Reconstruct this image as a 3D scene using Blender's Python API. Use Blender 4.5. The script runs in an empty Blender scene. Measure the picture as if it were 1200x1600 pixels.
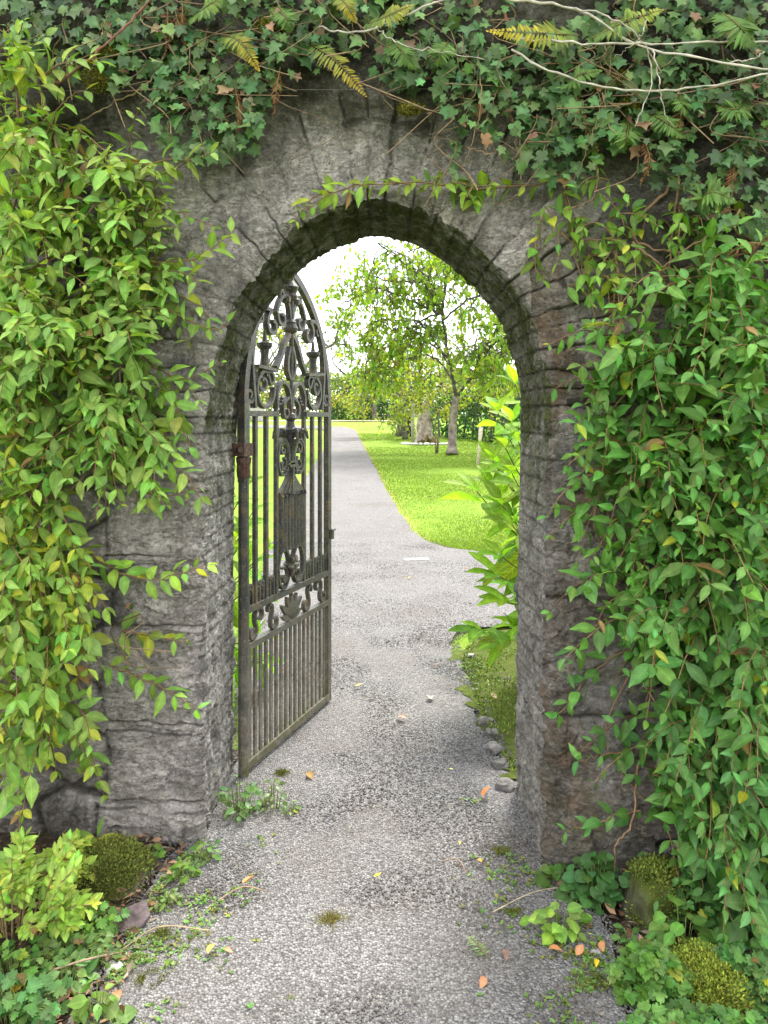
import bpy, math, random
import numpy as np
from mathutils import Vector

rng = np.random.default_rng(11)
random.seed(11)
R = math.radians
SC = bpy.context.scene
COL = SC.collection

# ------------------------------------------------------------------ camera, sky, sun, exposure
FPX, EYE, HOR = 1200.0, 1.55, 655.0        # focal length in photo pixels, eye height, horizon row
cam_d = bpy.data.cameras.new("Camera")
cam = bpy.data.objects.new("Camera", cam_d)
COL.objects.link(cam)
cam.location = (0, 0, EYE)
cam.rotation_euler = (R(90), 0, 0)
cam_d.sensor_fit = 'AUTO'
cam_d.sensor_width = 36
cam_d.lens = 36 * FPX / 1600
cam_d.shift_y = -(800 - HOR) / 1600
cam_d.clip_end = 1000
SC.camera = cam

SUN_EL, SUN_AZ = 52, 20                    # sun stands beyond the wall, a little to the right
world = bpy.data.worlds.new("World")
SC.world = world
world.use_nodes = True
wn = world.node_tree
wn.nodes.clear()
w_out = wn.nodes.new("ShaderNodeOutputWorld")
w_bg = wn.nodes.new("ShaderNodeBackground")
w_sky = wn.nodes.new("ShaderNodeTexSky")
w_sky.sky_type = 'NISHITA'
w_sky.sun_disc = False
w_sky.sun_elevation = R(SUN_EL)
w_sky.sun_rotation = R(SUN_AZ)
w_mix = wn.nodes.new("ShaderNodeMix")
w_mix.data_type = 'RGBA'
w_noise = wn.nodes.new("ShaderNodeTexNoise")
w_noise.inputs['Scale'].default_value = 2.5
w_noise.inputs['Detail'].default_value = 6
w_ramp = wn.nodes.new("ShaderNodeMapRange")
w_ramp.inputs[1].default_value = 0.3
w_ramp.inputs[2].default_value = 0.6
w_ramp.inputs[3].default_value = 0.72
w_ramp.inputs[4].default_value = 0.97
w_tc = wn.nodes.new("ShaderNodeTexCoord")
wn.links.new(w_tc.outputs['Generated'], w_noise.inputs['Vector'])
wn.links.new(w_noise.outputs['Fac'], w_ramp.inputs[0])
wn.links.new(w_ramp.outputs[0], w_mix.inputs[0])
wn.links.new(w_sky.outputs[0], w_mix.inputs[6])
w_mix.inputs[7].default_value = (9.0, 9.1, 9.3, 1)     # white cloud layer over the sky
wn.links.new(w_mix.outputs[2], w_bg.inputs['Color'])
w_bg.inputs['Strength'].default_value = 0.062
wn.links.new(w_bg.outputs[0], w_out.inputs['Surface'])

sun_d = bpy.data.lights.new("Sun", 'SUN')
sun_d.energy = 1.5
sun_d.angle = R(14)
sun_d.color = (1.0, 0.96, 0.88)
sun = bpy.data.objects.new("Sun", sun_d)
COL.objects.link(sun)
_s = Vector((math.sin(R(SUN_AZ)) * math.cos(R(SUN_EL)), math.cos(R(SUN_AZ)) * math.cos(R(SUN_EL)), math.sin(R(SUN_EL))))
sun.rotation_euler = _s.to_track_quat('Z', 'Y').to_euler()

SC.view_settings.view_transform = 'Standard'
SC.view_settings.look = 'None'
SC.view_settings.exposure = 2.65
SC.view_settings.gamma = 1.0
SC.cycles.max_bounces = 8
SC.cycles.use_denoising = True

# ------------------------------------------------------------------ helpers
WL = {}                                    # world origin of each thing / part


def mesh(name, V, Fs, mat, parent=None, col=None, smooth=True, attrs=None):
    V = np.asarray(V, dtype=np.float64).reshape(-1, 3)
    o0 = np.array(WL[parent.name]) if parent is not None else np.zeros(3)
    if not isinstance(Fs, list):
        Fs = [Fs]
    Fs = [np.asarray(f, dtype=np.int32) for f in Fs if len(f)]
    me = bpy.data.meshes.new(name)
    nl = sum(f.size for f in Fs)
    nf = sum(len(f) for f in Fs)
    me.vertices.add(len(V))
    me.vertices.foreach_set("co", (V - o0).astype(np.float32).ravel())
    me.loops.add(nl)
    me.polygons.add(nf)
    me.loops.foreach_set("vertex_index", np.concatenate([f.ravel() for f in Fs]))
    tot = np.concatenate([np.full(len(f), f.shape[1], dtype=np.int32) for f in Fs])
    st = np.concatenate([[0], np.cumsum(tot)[:-1]]).astype(np.int32)
    me.polygons.foreach_set("loop_start", st)
    me.polygons.foreach_set("loop_total", tot)
    me.polygons.foreach_set("use_smooth", np.full(nf, smooth, dtype=bool))
    me.update(calc_edges=True)
    if col is not None:
        a = me.attributes.new("col", 'FLOAT_COLOR', 'POINT')
        c = np.ones((len(V), 4), dtype=np.float32)
        c[:, :3] = col
        a.data.foreach_set("color", c.ravel())
    for k, v in (attrs or {}).items():
        a = me.attributes.new(k, 'FLOAT', 'POINT')
        a.data.foreach_set("value", np.asarray(v, dtype=np.float32))
    me.materials.append(mat)
    o = bpy.data.objects.new(name, me)
    COL.objects.link(o)
    if parent is not None:
        o.parent = parent
        WL[o.name] = WL[parent.name]
    else:
        WL[o.name] = (0, 0, 0)
    return o


def tag(o, label=None, cat=None, group=None, kind=None):
    if label:
        o['label'] = label
    if cat:
        o['category'] = cat
    if group:
        o['group'] = group
    if kind:
        o['kind'] = kind
    return o


def thing(name, label, cat, loc, group=None):
    o = bpy.data.objects.new(name, None)
    COL.objects.link(o)
    o.location = loc
    o.empty_display_size = 0.1
    WL[o.name] = tuple(loc)
    return tag(o, label, cat, group)


def px(x, y, d):
    """point seen at photo pixel (x, y) at distance d"""
    return np.array([(x - 600) / FPX * d, d, EYE - (y - HOR) / FPX * d])


def ground_z(y):
    return 0.026 * np.clip(np.asarray(y, dtype=float) - 5, 0, 75)


def gpx(x, y):
    """point of the ground seen at photo pixel (x, y)"""
    d = EYE * FPX / (y - HOR)
    if d > 5:
        d = (EYE + 0.13) * FPX / (y - HOR + 0.026 * FPX)
    return np.array([(x - 600) / FPX * d, d, float(ground_z(d))])


def unit(a):
    a = np.asarray(a, dtype=float)
    return a / np.maximum(np.linalg.norm(a, axis=-1, keepdims=True), 1e-9)


# vectorised value noise
def _hash(i, j, k, seed):
    n = (i.astype(np.int64) * 374761393 + j.astype(np.int64) * 668265263 + k.astype(np.int64) * 2147483647 + seed * 974711) & 0x7fffffff
    n = ((n ^ (n >> 13)) * 1274126177) & 0x7fffffff
    n = (n ^ (n >> 16)) & 0xffff
    return n / 65535.0


def vnoise(p, seed=0):
    p = np.asarray(p, dtype=float)
    i = np.floor(p).astype(np.int64)
    f = p - i
    f = f * f * (3 - 2 * f)
    r = 0
    for a in (0, 1):
        for b in (0, 1):
            for c in (0, 1):
                w = (f[..., 0] if a else 1 - f[..., 0]) * (f[..., 1] if b else 1 - f[..., 1]) * (f[..., 2] if c else 1 - f[..., 2])
                r = r + w * _hash(i[..., 0] + a, i[..., 1] + b, i[..., 2] + c, seed)
    return r * 2 - 1


def fbm(p, oct=4, seed=0, gain=0.5):
    p = np.asarray(p, dtype=float)
    r, a = 0, 1.0
    for o in range(oct):
        r = r + a * vnoise(p * 2 ** o + 17.3 * o, seed + o)
        a *= gain
    return r


def worley(p, seed=0):
    """F1, F2, cell id for 2-D points"""
    i = np.floor(p).astype(np.int64)
    f1 = np.full(p.shape[:-1], 9.0)
    f2 = np.full(p.shape[:-1], 9.0)
    cid = np.zeros(p.shape[:-1])
    z = np.zeros_like(i[..., 0])
    for a in (-1, 0, 1):
        for b in (-1, 0, 1):
            ci, cj = i[..., 0] + a, i[..., 1] + b
            hx, hy, hc = _hash(ci, cj, z, seed), _hash(ci, cj, z + 1, seed), _hash(ci, cj, z + 2, seed)
            d = np.hypot(ci + hx - p[..., 0], cj + hy - p[..., 1])
            near = d < f1
            f2 = np.where(near, f1, np.minimum(f2, d))
            cid = np.where(near, hc, cid)
            f1 = np.where(near, d, f1)
    return f1, f2, cid


def facets(p, seed, slope):
    """angular broken-rock relief: every cell is a tilted plane"""
    i = np.floor(p).astype(np.int64)
    f1 = np.full(p.shape[:-1], 9.0)
    h = np.zeros(p.shape[:-1])
    z = np.zeros_like(i[..., 0])
    for a in (-1, 0, 1):
        for b in (-1, 0, 1):
            ci, cj = i[..., 0] + a, i[..., 1] + b
            dx, dy = p[..., 0] - ci - _hash(ci, cj, z, seed), p[..., 1] - cj - _hash(ci, cj, z + 1, seed)
            d = np.hypot(dx, dy)
            hh = (dx * (_hash(ci, cj, z + 2, seed) - .5) + dy * (_hash(ci, cj, z + 3, seed) - .5)) * 2 * slope + (_hash(ci, cj, z + 4, seed) - .5) * slope * .6
            near = d < f1
            h = np.where(near, hh, h)
            f1 = np.where(near, d, f1)
    return h


def spline(P, n):
    P = np.asarray(P, dtype=float)
    if len(P) == 2:
        t = np.linspace(0, 1, n)[:, None]
        return P[0] * (1 - t) + P[1] * t
    Q = np.vstack([2 * P[0] - P[1], P, 2 * P[-1] - P[-2]])
    out = []
    for t in np.linspace(0, len(P) - 1 - 1e-6, n):
        k = int(t)
        f = t - k
        a, b, c, d = Q[k], Q[k + 1], Q[k + 2], Q[k + 3]
        out.append(0.5 * (2 * b + (c - a) * f + (2 * a - 5 * b + 4 * c - d) * f * f + (3 * b - a - 3 * c + d) * f ** 3))
    return np.array(out)


def sstep(a, b, x):
    t = np.clip((x - a) / (b - a), 0, 1)
    return t * t * (3 - 2 * t)


class MB:
    """collects shapes for one mesh object"""
    def __init__(self):
        self.V, self.Q, self.T, self.C, self.n = [], [], [], [], 0

    def add(self, V, quads=None, tris=None, col=None):
        V = np.asarray(V, dtype=float).reshape(-1, 3)
        if quads is not None and len(quads):
            self.Q.append(np.asarray(quads) + self.n)
        if tris is not None and len(tris):
            self.T.append(np.asarray(tris) + self.n)
        c = np.ones((len(V), 3)) * (0.3 if col is None else col)
        self.C.append(c)
        self.V.append(V)
        self.n += len(V)

    def tube(self, P, r, sides=6, col=None, cap=True):
        P = np.asarray(P, dtype=float)
        n = len(P)
        r = np.broadcast_to(np.asarray(r, dtype=float), (n,))
        T = unit(np.gradient(P, axis=0))
        ref = np.array([0.3, 0.2, 0.93]) if abs(T[:, 2]).mean() < 0.8 else np.array([0.9, 0.3, 0.1])
        A = unit(np.cross(T, ref))
        B = np.cross(T, A)
        ang = np.linspace(0, 2 * math.pi, sides, endpoint=False)
        V = P[:, None, :] + r[:, None, None] * (np.cos(ang)[None, :, None] * A[:, None, :] + np.sin(ang)[None, :, None] * B[:, None, :])
        idx = np.arange(n * sides).reshape(n, sides)
        q = np.stack([idx[:-1], np.roll(idx[:-1], -1, 1), np.roll(idx[1:], -1, 1), idx[1:]], -1).reshape(-1, 4)
        V = V.reshape(-1, 3)
        t = []
        if cap:
            V = np.vstack([V, P[0], P[-1]])
            a, b = n * sides, n * sides + 1
            for k in range(sides):
                t.append((a, (k + 1) % sides, k))
                t.append((b, (n - 1) * sides + k, (n - 1) * sides + (k + 1) % sides))
        self.add(V, q, t, col)

    def grid(self, G, col=None, flip=False):
        G = np.asarray(G, dtype=float)
        n, m = G.shape[:2]
        idx = np.arange(n * m).reshape(n, m)
        q = np.stack([idx[:-1, :-1], idx[1:, :-1], idx[1:, 1:], idx[:-1, 1:]], -1).reshape(-1, 4)
        if flip:
            q = q[:, ::-1]
        self.add(G.reshape(-1, 3), q, None, col)

    def box(self, c, s, col=None, ax=None):
        c = np.asarray(c, dtype=float)
        s = np.asarray(s, dtype=float) / 2
        K = np.array([(x, y, z) for x in (-1, 1) for y in (-1, 1) for z in (-1, 1)]) * s
        if ax is not None:
            K = K @ np.asarray(ax)
        q = [(0, 1, 3, 2), (4, 6, 7, 5), (0, 4, 5, 1), (2, 3, 7, 6), (0, 2, 6, 4), (1, 5, 7, 3)]
        self.add(c + K, q, None, col)

    def build(self, name, mat, parent=None, smooth=True):
        Fs = []
        if self.Q:
            Fs.append(np.concatenate(self.Q))
        if self.T:
            Fs.append(np.concatenate(self.T))
        return mesh(name, np.concatenate(self.V), Fs, mat, parent, np.concatenate(self.C), smooth)


# ------------------------------------------------------------------ leaves
def leaf_template(prof, fold=True):
    """rows of three points along the blade: prof = [(t, half width)]"""
    pts, faces = [], []
    for t, w in prof:
        pts += [(-w, t), (0, t), (w, t)]
    for k in range(len(prof) - 1):
        a = 3 * k
        faces += [(a, a + 1, a + 4, a + 3), (a + 1, a + 2, a + 5, a + 4)]
    mid = np.array([0, 1, 0] * len(prof), dtype=float)
    return np.array(pts), np.array(faces), mid


def fan_template(outline, centre=(0, 0.3)):
    pts = [centre] + list(outline)
    n = len(outline)
    faces = [(0, 1 + k, 1 + (k + 1) % n) for k in range(n)]
    mid = np.zeros(n + 1)
    mid[0] = 0.6
    return np.array(pts), np.array(faces), mid


LANCE = leaf_template([(0, .015), (.06, .02), (.22, .34), (.45, .5), (.68, .38), (.87, .15), (1, .008)])
OVAL = leaf_template([(0, .015), (.07, .03), (.2, .36), (.42, .5), (.65, .44), (.85, .22), (1, .01)])
BROAD = leaf_template([(0, .012), (.08, .03), (.22, .32), (.38, .47), (.55, .5), (.72, .4), (.88, .2), (1, .008)])
SIMPLE = leaf_template([(0, .02), (.35, .5), (.7, .4), (1, .02)])
IVY = fan_template([(0.03, 0), (.22, -.1), (.42, -.04), (.5, .2), (.36, .32), (.6, .5), (.56, .62), (.3, .6), (.16, .72), (0, 1.0),
                    (-.16, .72), (-.3, .6), (-.56, .62), (-.6, .5), (-.36, .32), (-.5, .2), (-.42, -.04), (-.22, -.1), (-0.03, 0)])
LOBED = fan_template([(.02, 0), (.3, .02), (.52, .16), (.4, .28), (.56, .44), (.46, .56), (.3, .5), (.3, .7), (.2, .84), (.1, .8), (0, 1.0),
                      (-.1, .8), (-.2, .84), (-.3, .7), (-.3, .5), (-.46, .56), (-.56, .44), (-.4, .28), (-.52, .16), (-.3, .02), (-.02, 0)])
ROUND = fan_template([(.03, 0), (.3, -.08), (.5, .1), (.54, .4), (.4, .7), (.16, .92), (0, 1.0), (-.16, .92), (-.4, .7), (-.54, .4), (-.5, .1), (-.3, -.08), (-.03, 0)])


class Leaves:
    def __init__(self, tpl):
        self.tpl = tpl
        self.r = []

    def mixed(self, tpl, share):
        self.more, self.share = Leaves(tpl), share
        return self

    def add(self, p, d, n, L, W, bend, fold, rgb):
        if getattr(self, 'more', None) is not None and rng.random() < self.share:
            return self.more.add(p, d, n, L * .85, W * 1.05, bend, fold, rgb)
        self.r.append((*p, *d, *n, L, W, bend, fold, *rgb))

    def arrays(self):
        A = np.array(self.r, dtype=float)
        pts, faces, mid = self.tpl
        P, D, N = A[:, 0:3], unit(A[:, 3:6]), A[:, 6:9]
        N = unit(N - (N * D).sum(1, keepdims=True) * D)
        S = np.cross(D, N)
        L, W, bend, fold, C = A[:, 9:10], A[:, 10:11], A[:, 11:12], A[:, 12:13], A[:, 13:16]
        x, t = pts[None, :, 0], pts[None, :, 1]
        k = np.where(abs(bend) < 1e-3, 1e-3, bend)
        yy = np.sin(k * t) / k * L
        zz = -(1 - np.cos(k * t)) / k * L + fold * np.abs(x) * W
        ph = rng.uniform(0, 6.28, (len(A), 1))
        zz = zz + 0.05 * W * np.sin(t * 9 + ph) * np.sign(x) * np.abs(x) * 2
        V = P[:, None, :] + yy[..., None] * D[:, None, :] + zz[..., None] * N[:, None, :] + (x * W)[..., None] * S[:, None, :]
        Cc = C[:, None, :] * (1 + 0.22 * mid[None, :, None])
        n = pts.shape[0]
        Fc = (faces[None] + (np.arange(len(A)) * n)[:, None, None]).reshape(-1, faces.shape[1])
        return V.reshape(-1, 3), Fc, Cc.reshape(-1, 3)

    def build(self, name, mat, parent=None):
        V, Fc, Cc = self.arrays()
        n = len(self.r)
        lt, lx = np.tile(self.tpl[0][:, 1], n), np.tile(self.tpl[0][:, 0], n)
        if getattr(self, 'more', None) is not None and self.more.r:
            V2, F2, C2_ = self.more.arrays()
            m = len(self.more.r)
            Fc = np.concatenate([Fc, F2 + len(V)])
            V, Cc = np.concatenate([V, V2]), np.concatenate([Cc, C2_])
            lt = np.concatenate([lt, np.tile(self.more.tpl[0][:, 1], m)])
            lx = np.concatenate([lx, np.tile(self.more.tpl[0][:, 0], m)])
        return mesh(name, V, Fc, mat, parent, Cc, True, {'lt': lt, 'lx': lx})


def rgbvar(base, v=0.18, yel=0.0, hue=0.12):
    """a leaf's own colour: base with brightness and hue scatter; a share yel of yellowing leaves"""
    b = np.array(base) * (1 + rng.normal(0, v))
    b = b * (1 + rng.normal(0, hue, 3) * np.array([1, .5, 1]))
    if yel and rng.random() < yel:
        m = rng.uniform(.3, .9)
        b = b * (1 - m) + np.array([.40, .40, .03]) * m
    elif yel and rng.random() < .012:
        b = np.array([.25, .16, .06]) * rng.uniform(.6, 1.2)
    return np.clip(b, .004, .85)


# ------------------------------------------------------------------ materials
class NT:
    def __init__(self, name):
        self.m = bpy.data.materials.new(name)
        self.m.use_nodes = True
        self.t = self.m.node_tree
        self.t.nodes.clear()
        self.out = self.n("ShaderNodeOutputMaterial")

    def n(self, kind, **kw):
        o = self.t.nodes.new(kind)
        for k, v in kw.items():
            if k.startswith('i_'):
                key = k[2:]
                o.inputs[int(key) if key.isdigit() else key.replace('_', ' ')].default_value = v
            else:
                setattr(o, k, v)
        return o

    def l(self, a, b):
        self.t.links.new(a, b)

    def noise(self, scale, detail=4, rough=.55, vec=None, dist=0.0):
        o = self.n("ShaderNodeTexNoise", i_Scale=scale, i_Detail=detail, i_Roughness=rough, i_Distortion=dist)
        self.l(vec or self.coord(), o.inputs['Vector'])
        return o.outputs['Fac']

    def coord(self):
        if not hasattr(self, '_c'):
            self._c = self.n("ShaderNodeNewGeometry").outputs['Position']
        return self._c

    def scaled(self, s, vec=None):
        o = self.n("ShaderNodeMapping")
        o.inputs['Scale'].default_value = s
        self.l(vec or self.coord(), o.inputs['Vector'])
        return o.outputs[0]

    def ramp(self, fac, stops):
        o = self.n("ShaderNodeValToRGB")
        e = o.color_ramp.elements
        while len(e) < len(stops):
            e.new(0.5)
        for k, (p, c) in enumerate(stops):
            e[k].position = p
            e[k].color = (c[0], c[1], c[2], 1) if not isinstance(c, (int, float)) else (c, c, c, 1)
        self.l(fac, o.inputs[0])
        return o.outputs[0]

    def map(self, v, a, b, c=0, d=1):
        o = self.n("ShaderNodeMapRange")
        for k, x in zip((1, 2, 3, 4), (a, b, c, d)):
            o.inputs[k].default_value = x
        self.l(v, o.inputs[0])
        return o.outputs[0]

    def mix(self, f, a, b, mode='MIX'):
        o = self.n("ShaderNodeMix", data_type='RGBA', blend_type=mode)
        for k, v in ((0, f), (6, a), (7, b)):
            if hasattr(v, 'links') or hasattr(v, 'is_linked'):
                self.l(v, o.inputs[k])
            else:
                o.inputs[k].default_value = v if k == 0 else (v[0], v[1], v[2], 1)
        return o.outputs[2]

    def math(self, op, a, b=0.0):
        o = self.n("ShaderNodeMath", operation=op)
        for k, v in ((0, a), (1, b)):
            if hasattr(v, 'is_linked'):
                self.l(v, o.inputs[k])
            else:
                o.inputs[k].default_value = v
        return o.outputs[0]

    def attr(self, name, fac=False):
        o = self.n("ShaderNodeAttribute", attribute_name=name)
        return o.outputs['Fac'] if fac else o.outputs['Color']

    def bsdf(self, col, rough=.6, spec=.3, bump=None, strength=.5, dist=.02, metal=0.0):
        o = self.n("ShaderNodeBsdfPrincipled")
        for k, v in (('Base Color', col), ('Roughness', rough)):
            if hasattr(v, 'is_linked'):
                self.l(v, o.inputs[k])
            else:
                o.inputs[k].default_value = (v[0], v[1], v[2], 1) if k == 'Base Color' else v
        o.inputs['Specular IOR Level'].default_value = spec
        o.inputs['Metallic'].default_value = metal
        if bump is not None:
            b = self.n("ShaderNodeBump", i_Strength=strength, i_Distance=dist)
            self.l(bump, b.inputs['Height'])
            self.l(b.outputs[0], o.inputs['Normal'])
        return o.outputs[0]

    def done(self, sh):
        self.l(sh, self.out.inputs['Surface'])
        return self.m


def leaf_mat(name, rough=.42, spec=.4, trans=.35, tcol=(1.5, 1.5, .5), bumps=90, veins=0.0):
    t = NT(name)
    c = t.attr('col')
    nz = t.noise(35, 3)
    c2 = t.mix(1.0, c, t.ramp(nz, [(.3, .72), (.7, 1.18)]), 'MULTIPLY')
    c2 = t.mix(t.map(t.noise(52, 5, .7), .66, .72, 0, .55), c2, (.13, .085, .03))
    if veins:
        lt, lx = t.attr('lt', True), t.math('ABSOLUTE', t.attr('lx', True))
        fr = t.math('FRACT', t.math('SUBTRACT', t.math('MULTIPLY', lt, 9.0), t.math('MULTIPLY', lx, 6.0)))
        ve = t.map(t.math('ABSOLUTE', t.math('SUBTRACT', fr, .5)), 0.0, .16, 1, 0)
        mr = t.map(lx, .012, .05, 1, 0)
        ve = t.math('MULTIPLY', t.math('MAXIMUM', ve, mr), veins)
        c2 = t.mix(ve, c2, t.mix(1.0, c2, (1.9, 1.7, 1.8), 'MULTIPLY'))
    b = t.bsdf(c2, rough, spec, t.noise(bumps, 2), .25, .004)
    tr = t.n("ShaderNodeBsdfTranslucent")
    t.l(t.mix(1.0, c2, tcol, 'MULTIPLY'), tr.inputs['Color'])
    mx = t.n("ShaderNodeMixShader", i_0=trans)
    t.l(b, mx.inputs[1])
    t.l(tr.outputs[0], mx.inputs[2])
    return t.done(mx.outputs[0])


M = {}
M['leaf'] = leaf_mat('vine_leaf', .5, .3, veins=.35)
M['leaf_big'] = leaf_mat('shrub_leaf', .6, .15, .5, (1.35, 1.4, .45), veins=.6)
M['ivy'] = leaf_mat('ivy_leaf', .5, .25, .18)
M['fern'] = leaf_mat('fern_leaf', .5, .3, .4)
M['tree_leaf'] = leaf_mat('tree_leaf', .5, .3, .45, (1.5, 1.45, .5), 30)
M['dead'] = leaf_mat('dead_leaf', .75, .15, .15, (1.2, 1, .8))


def vcol_mat(name, rough=.8, spec=.2, sc=60, strength=.5, dist=.004, var=(.6, 1.3)):
    t = NT(name)
    c = t.mix(1.0, t.attr('col'), t.ramp(t.noise(sc * .5, 5), [(.3, var[0]), (.7, var[1])]), 'MULTIPLY')
    return t.done(t.bsdf(c, rough, spec, t.noise(sc, 5), strength, dist))


M['stem'] = vcol_mat('vine_stem', .7, .25, 120)
M['bark'] = vcol_mat('bark', .9, .15, 14, .9, .03, (.4, 1.5))
M['rock'] = vcol_mat('rock', .9, .2, 45, .8, .01, (.5, 1.4))
M['moss'] = vcol_mat('moss', .95, .05, 260, .6, .004, (.7, 1.5))
M['wood'] = vcol_mat('weathered_wood', .85, .15, 60, .7, .006, (.5, 1.3))

# stone of the wall
t = NT('limestone')
mott = t.noise(7, 8, .65)
base = t.ramp(mott, [(.25, (.17, .158, .15)), (.40, (.32, .30, .283)), (.56, (.47, .443, .418)), (.78, (.62, .59, .555))])
tint = t.n("ShaderNodeMix", data_type='RGBA', blend_type='MULTIPLY', i_0=1.0)
t.l(base, tint.inputs[6])
t.l(t.attr('col'), tint.inputs[7])
c = tint.outputs[2]
# blue-black weathering streaks, pale lichen, ochre lichen spots, moss
fine = t.noise(48, 8, .75)
c = t.mix(1.0, c, t.ramp(fine, [(.30, .55), (.5, 1.0), (.68, 1.32)]), 'MULTIPLY')
slaty = t.noise(1, 7, .72, t.scaled((14, 16, 26)), 1.6)
sl = t.map(t.math('ABSOLUTE', t.math('SUBTRACT', slaty, .5)), 0, .045, 0, 1)
c = t.mix(t.math('MULTIPLY', t.math('SUBTRACT', 1.0, sl), t.map(t.noise(5, 3), .48, .64, 0, .38)), c, (.09, .086, .084))
streak = t.noise(1, 5, .6, t.scaled((9, 9, 2.6)))
c = t.mix(t.map(streak, .56, .68, 0, .65), c, (.075, .075, .082))
pale = t.noise(26, 5, .7)
c = t.mix(t.map(pale, .60, .68, 0, .8), c, (.56, .54, .50))
pits = t.noise(70, 4, .6)
c = t.mix(t.map(pits, .36, .30, 0, .8), c, (.04, .036, .032))
och = t.noise(5.5, 4, .7, t.scaled((1, 1, 1.4)))
c = t.mix(t.map(och, .70, .75, 0, .75), c, (.30, .20, .07))
rust = t.attr('rust', True)
rn = t.math('MULTIPLY', rust, t.map(t.noise(4.5, 6, .7, None, .6), .40, .60))
c = t.mix(rn, c, t.ramp(t.noise(16, 4), [(.35, (.075, .05, .035)), (.65, (.19, .105, .052))]))
moss = t.attr('moss', True)
mn = t.math('MULTIPLY', moss, t.map(t.noise(13, 6, .7), .36, .56))
c = t.mix(mn, c, t.ramp(t.noise(60, 3), [(.3, (.035, .045, .012)), (.7, (.13, .15, .035))]))
jn = t.attr('joint', True)
c = t.mix(t.math('MULTIPLY', jn, .8), c, (.035, .03, .026))
dirt_dark = t.attr('dirt_dark', True)  # soil on the crest, plain darkening elsewhere
dn = t.math('MULTIPLY', dirt_dark, t.map(t.noise(9, 5, .7), .3, .6, .35, 1))
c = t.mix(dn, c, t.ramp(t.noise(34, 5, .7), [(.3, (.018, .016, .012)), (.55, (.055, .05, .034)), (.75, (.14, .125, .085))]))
ck = t.noise(3.2, 7, .72, t.scaled((1, 1, 2.2)), .4)
ckl = t.math('ABSOLUTE', t.math('SUBTRACT', ck, .5))
c = t.mix(t.map(ckl, .0, .010, .75, 0), c, (.03, .027, .024))
bn = t.n("ShaderNodeMath", operation='ADD')
t.l(t.math('ADD', t.noise(18, 8, .7), t.math('MULTIPLY', sl, .10)), bn.inputs[0])
t.l(t.math('MULTIPLY', t.noise(80, 5, .7), .45), bn.inputs[1])
M['stone'] = t.done(t.bsdf(c, .9, .25, bn.outputs[0], 1.0, .028))

# iron
t = NT('old_iron')
c = t.ramp(t.noise(40, 6, .7), [(.3, (.012, .012, .013)), (.55, (.035, .033, .031)), (.75, (.075, .068, .058))])
c = t.mix(t.map(t.noise(11, 7, .75), .52, .62, 0, .85), c, t.ramp(t.noise(45, 4), [(.3, (.07, .035, .022)), (.7, (.16, .075, .035))]))
c = t.mix(t.map(t.noise(120, 3, .6), .60, .68, 0, .8), c, (.28, .27, .22))
sp = t.n("ShaderNodeSeparateXYZ")
t.l(t.coord(), sp.inputs[0])
low = t.math('MULTIPLY', t.map(sp.outputs['Z'], .62, .15, .35, 1), t.map(t.noise(14, 6, .7), .34, .6, .25, 1))
low = t.math('MULTIPLY', low, t.map(sp.outputs['Z'], .75, .62, 0, 1))
c = t.mix(low, c, t.ramp(t.noise(55, 5, .7), [(.3, (.075, .066, .05)), (.7, (.26, .235, .185))]))
mz = t.math('MULTIPLY', t.map(sp.outputs['Z'], .2, .02, 0, 1), t.map(t.noise(20, 5), .42, .55))
c = t.mix(mz, c, (.075, .075, .02))
gm = t.math('MULTIPLY', t.map(t.noise(22, 4), .5, .62, 0, .6), t.map(sp.outputs['Z'], .5, .8, 0, 1))
c = t.mix(gm, c, (.085, .08, .042))
M['iron'] = t.done(t.bsdf(c, .5, .5, t.noise(150, 4), .5, .003))
t = NT('rusty_iron')
c = t.ramp(t.noise(50, 6, .7), [(.3, (.035, .022, .018)), (.5, (.085, .045, .032)), (.62, (.12, .10, .085)), (.75, (.19, .075, .045))])
M['rust'] = t.done(t.bsdf(c, .8, .2, t.noise(120, 4), .7, .003))

# gravel
t = NT('gravel')


def vor(t, scale, feat='F1'):
    o = t.n("ShaderNodeTexVoronoi", i_Scale=scale, feature=feat)
    t.l(t.coord(), o.inputs['Vector'])
    return o


v1, v2 = vor(t, 130), vor(t, 55)
sx = t.n("ShaderNodeSeparateColor")
t.l(v1.outputs['Color'], sx.inputs[0])
c = t.ramp(sx.outputs[0], [(0, (.125, .12, .117)), (.4, (.20, .191, .187)), (.8, (.26, .252, .246)), (1, (.36, .35, .335))])
c = t.mix(t.map(v1.outputs['Distance'], .45, .8, 0, .8), c, (.07, .065, .06))
c = t.mix(t.map(t.noise(1.3, 6, .65), .48, .68, 0, .45), c, (.125, .108, .092))
c = t.mix(t.map(t.noise(3.7, 5, .7), .64, .74, 0, .6), c, (.10, .09, .04))
hb = t.math('MULTIPLY', v1.outputs['Distance'], -1.0)
M['gravel'] = t.done(t.bsdf(c, .95, .15, hb, .9, .012))
M['pebble'] = vcol_mat('pebble', .9, .2, 200, .2, .001, (.75, 1.2))

# soil with litter
t = NT('soil')
c = t.ramp(t.noise(22, 7, .7), [(.3, (.018, .013, .010)), (.5, (.05, .036, .025)), (.72, (.13, .095, .065))])
c = t.mix(t.map(t.noise(5, 5, .7), .55, .68, 0, .8), c, (.055, .062, .016))
M['soil'] = t.done(t.bsdf(c, .95, .1, t.noise(40, 7, .7), 1.0, .02))

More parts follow.
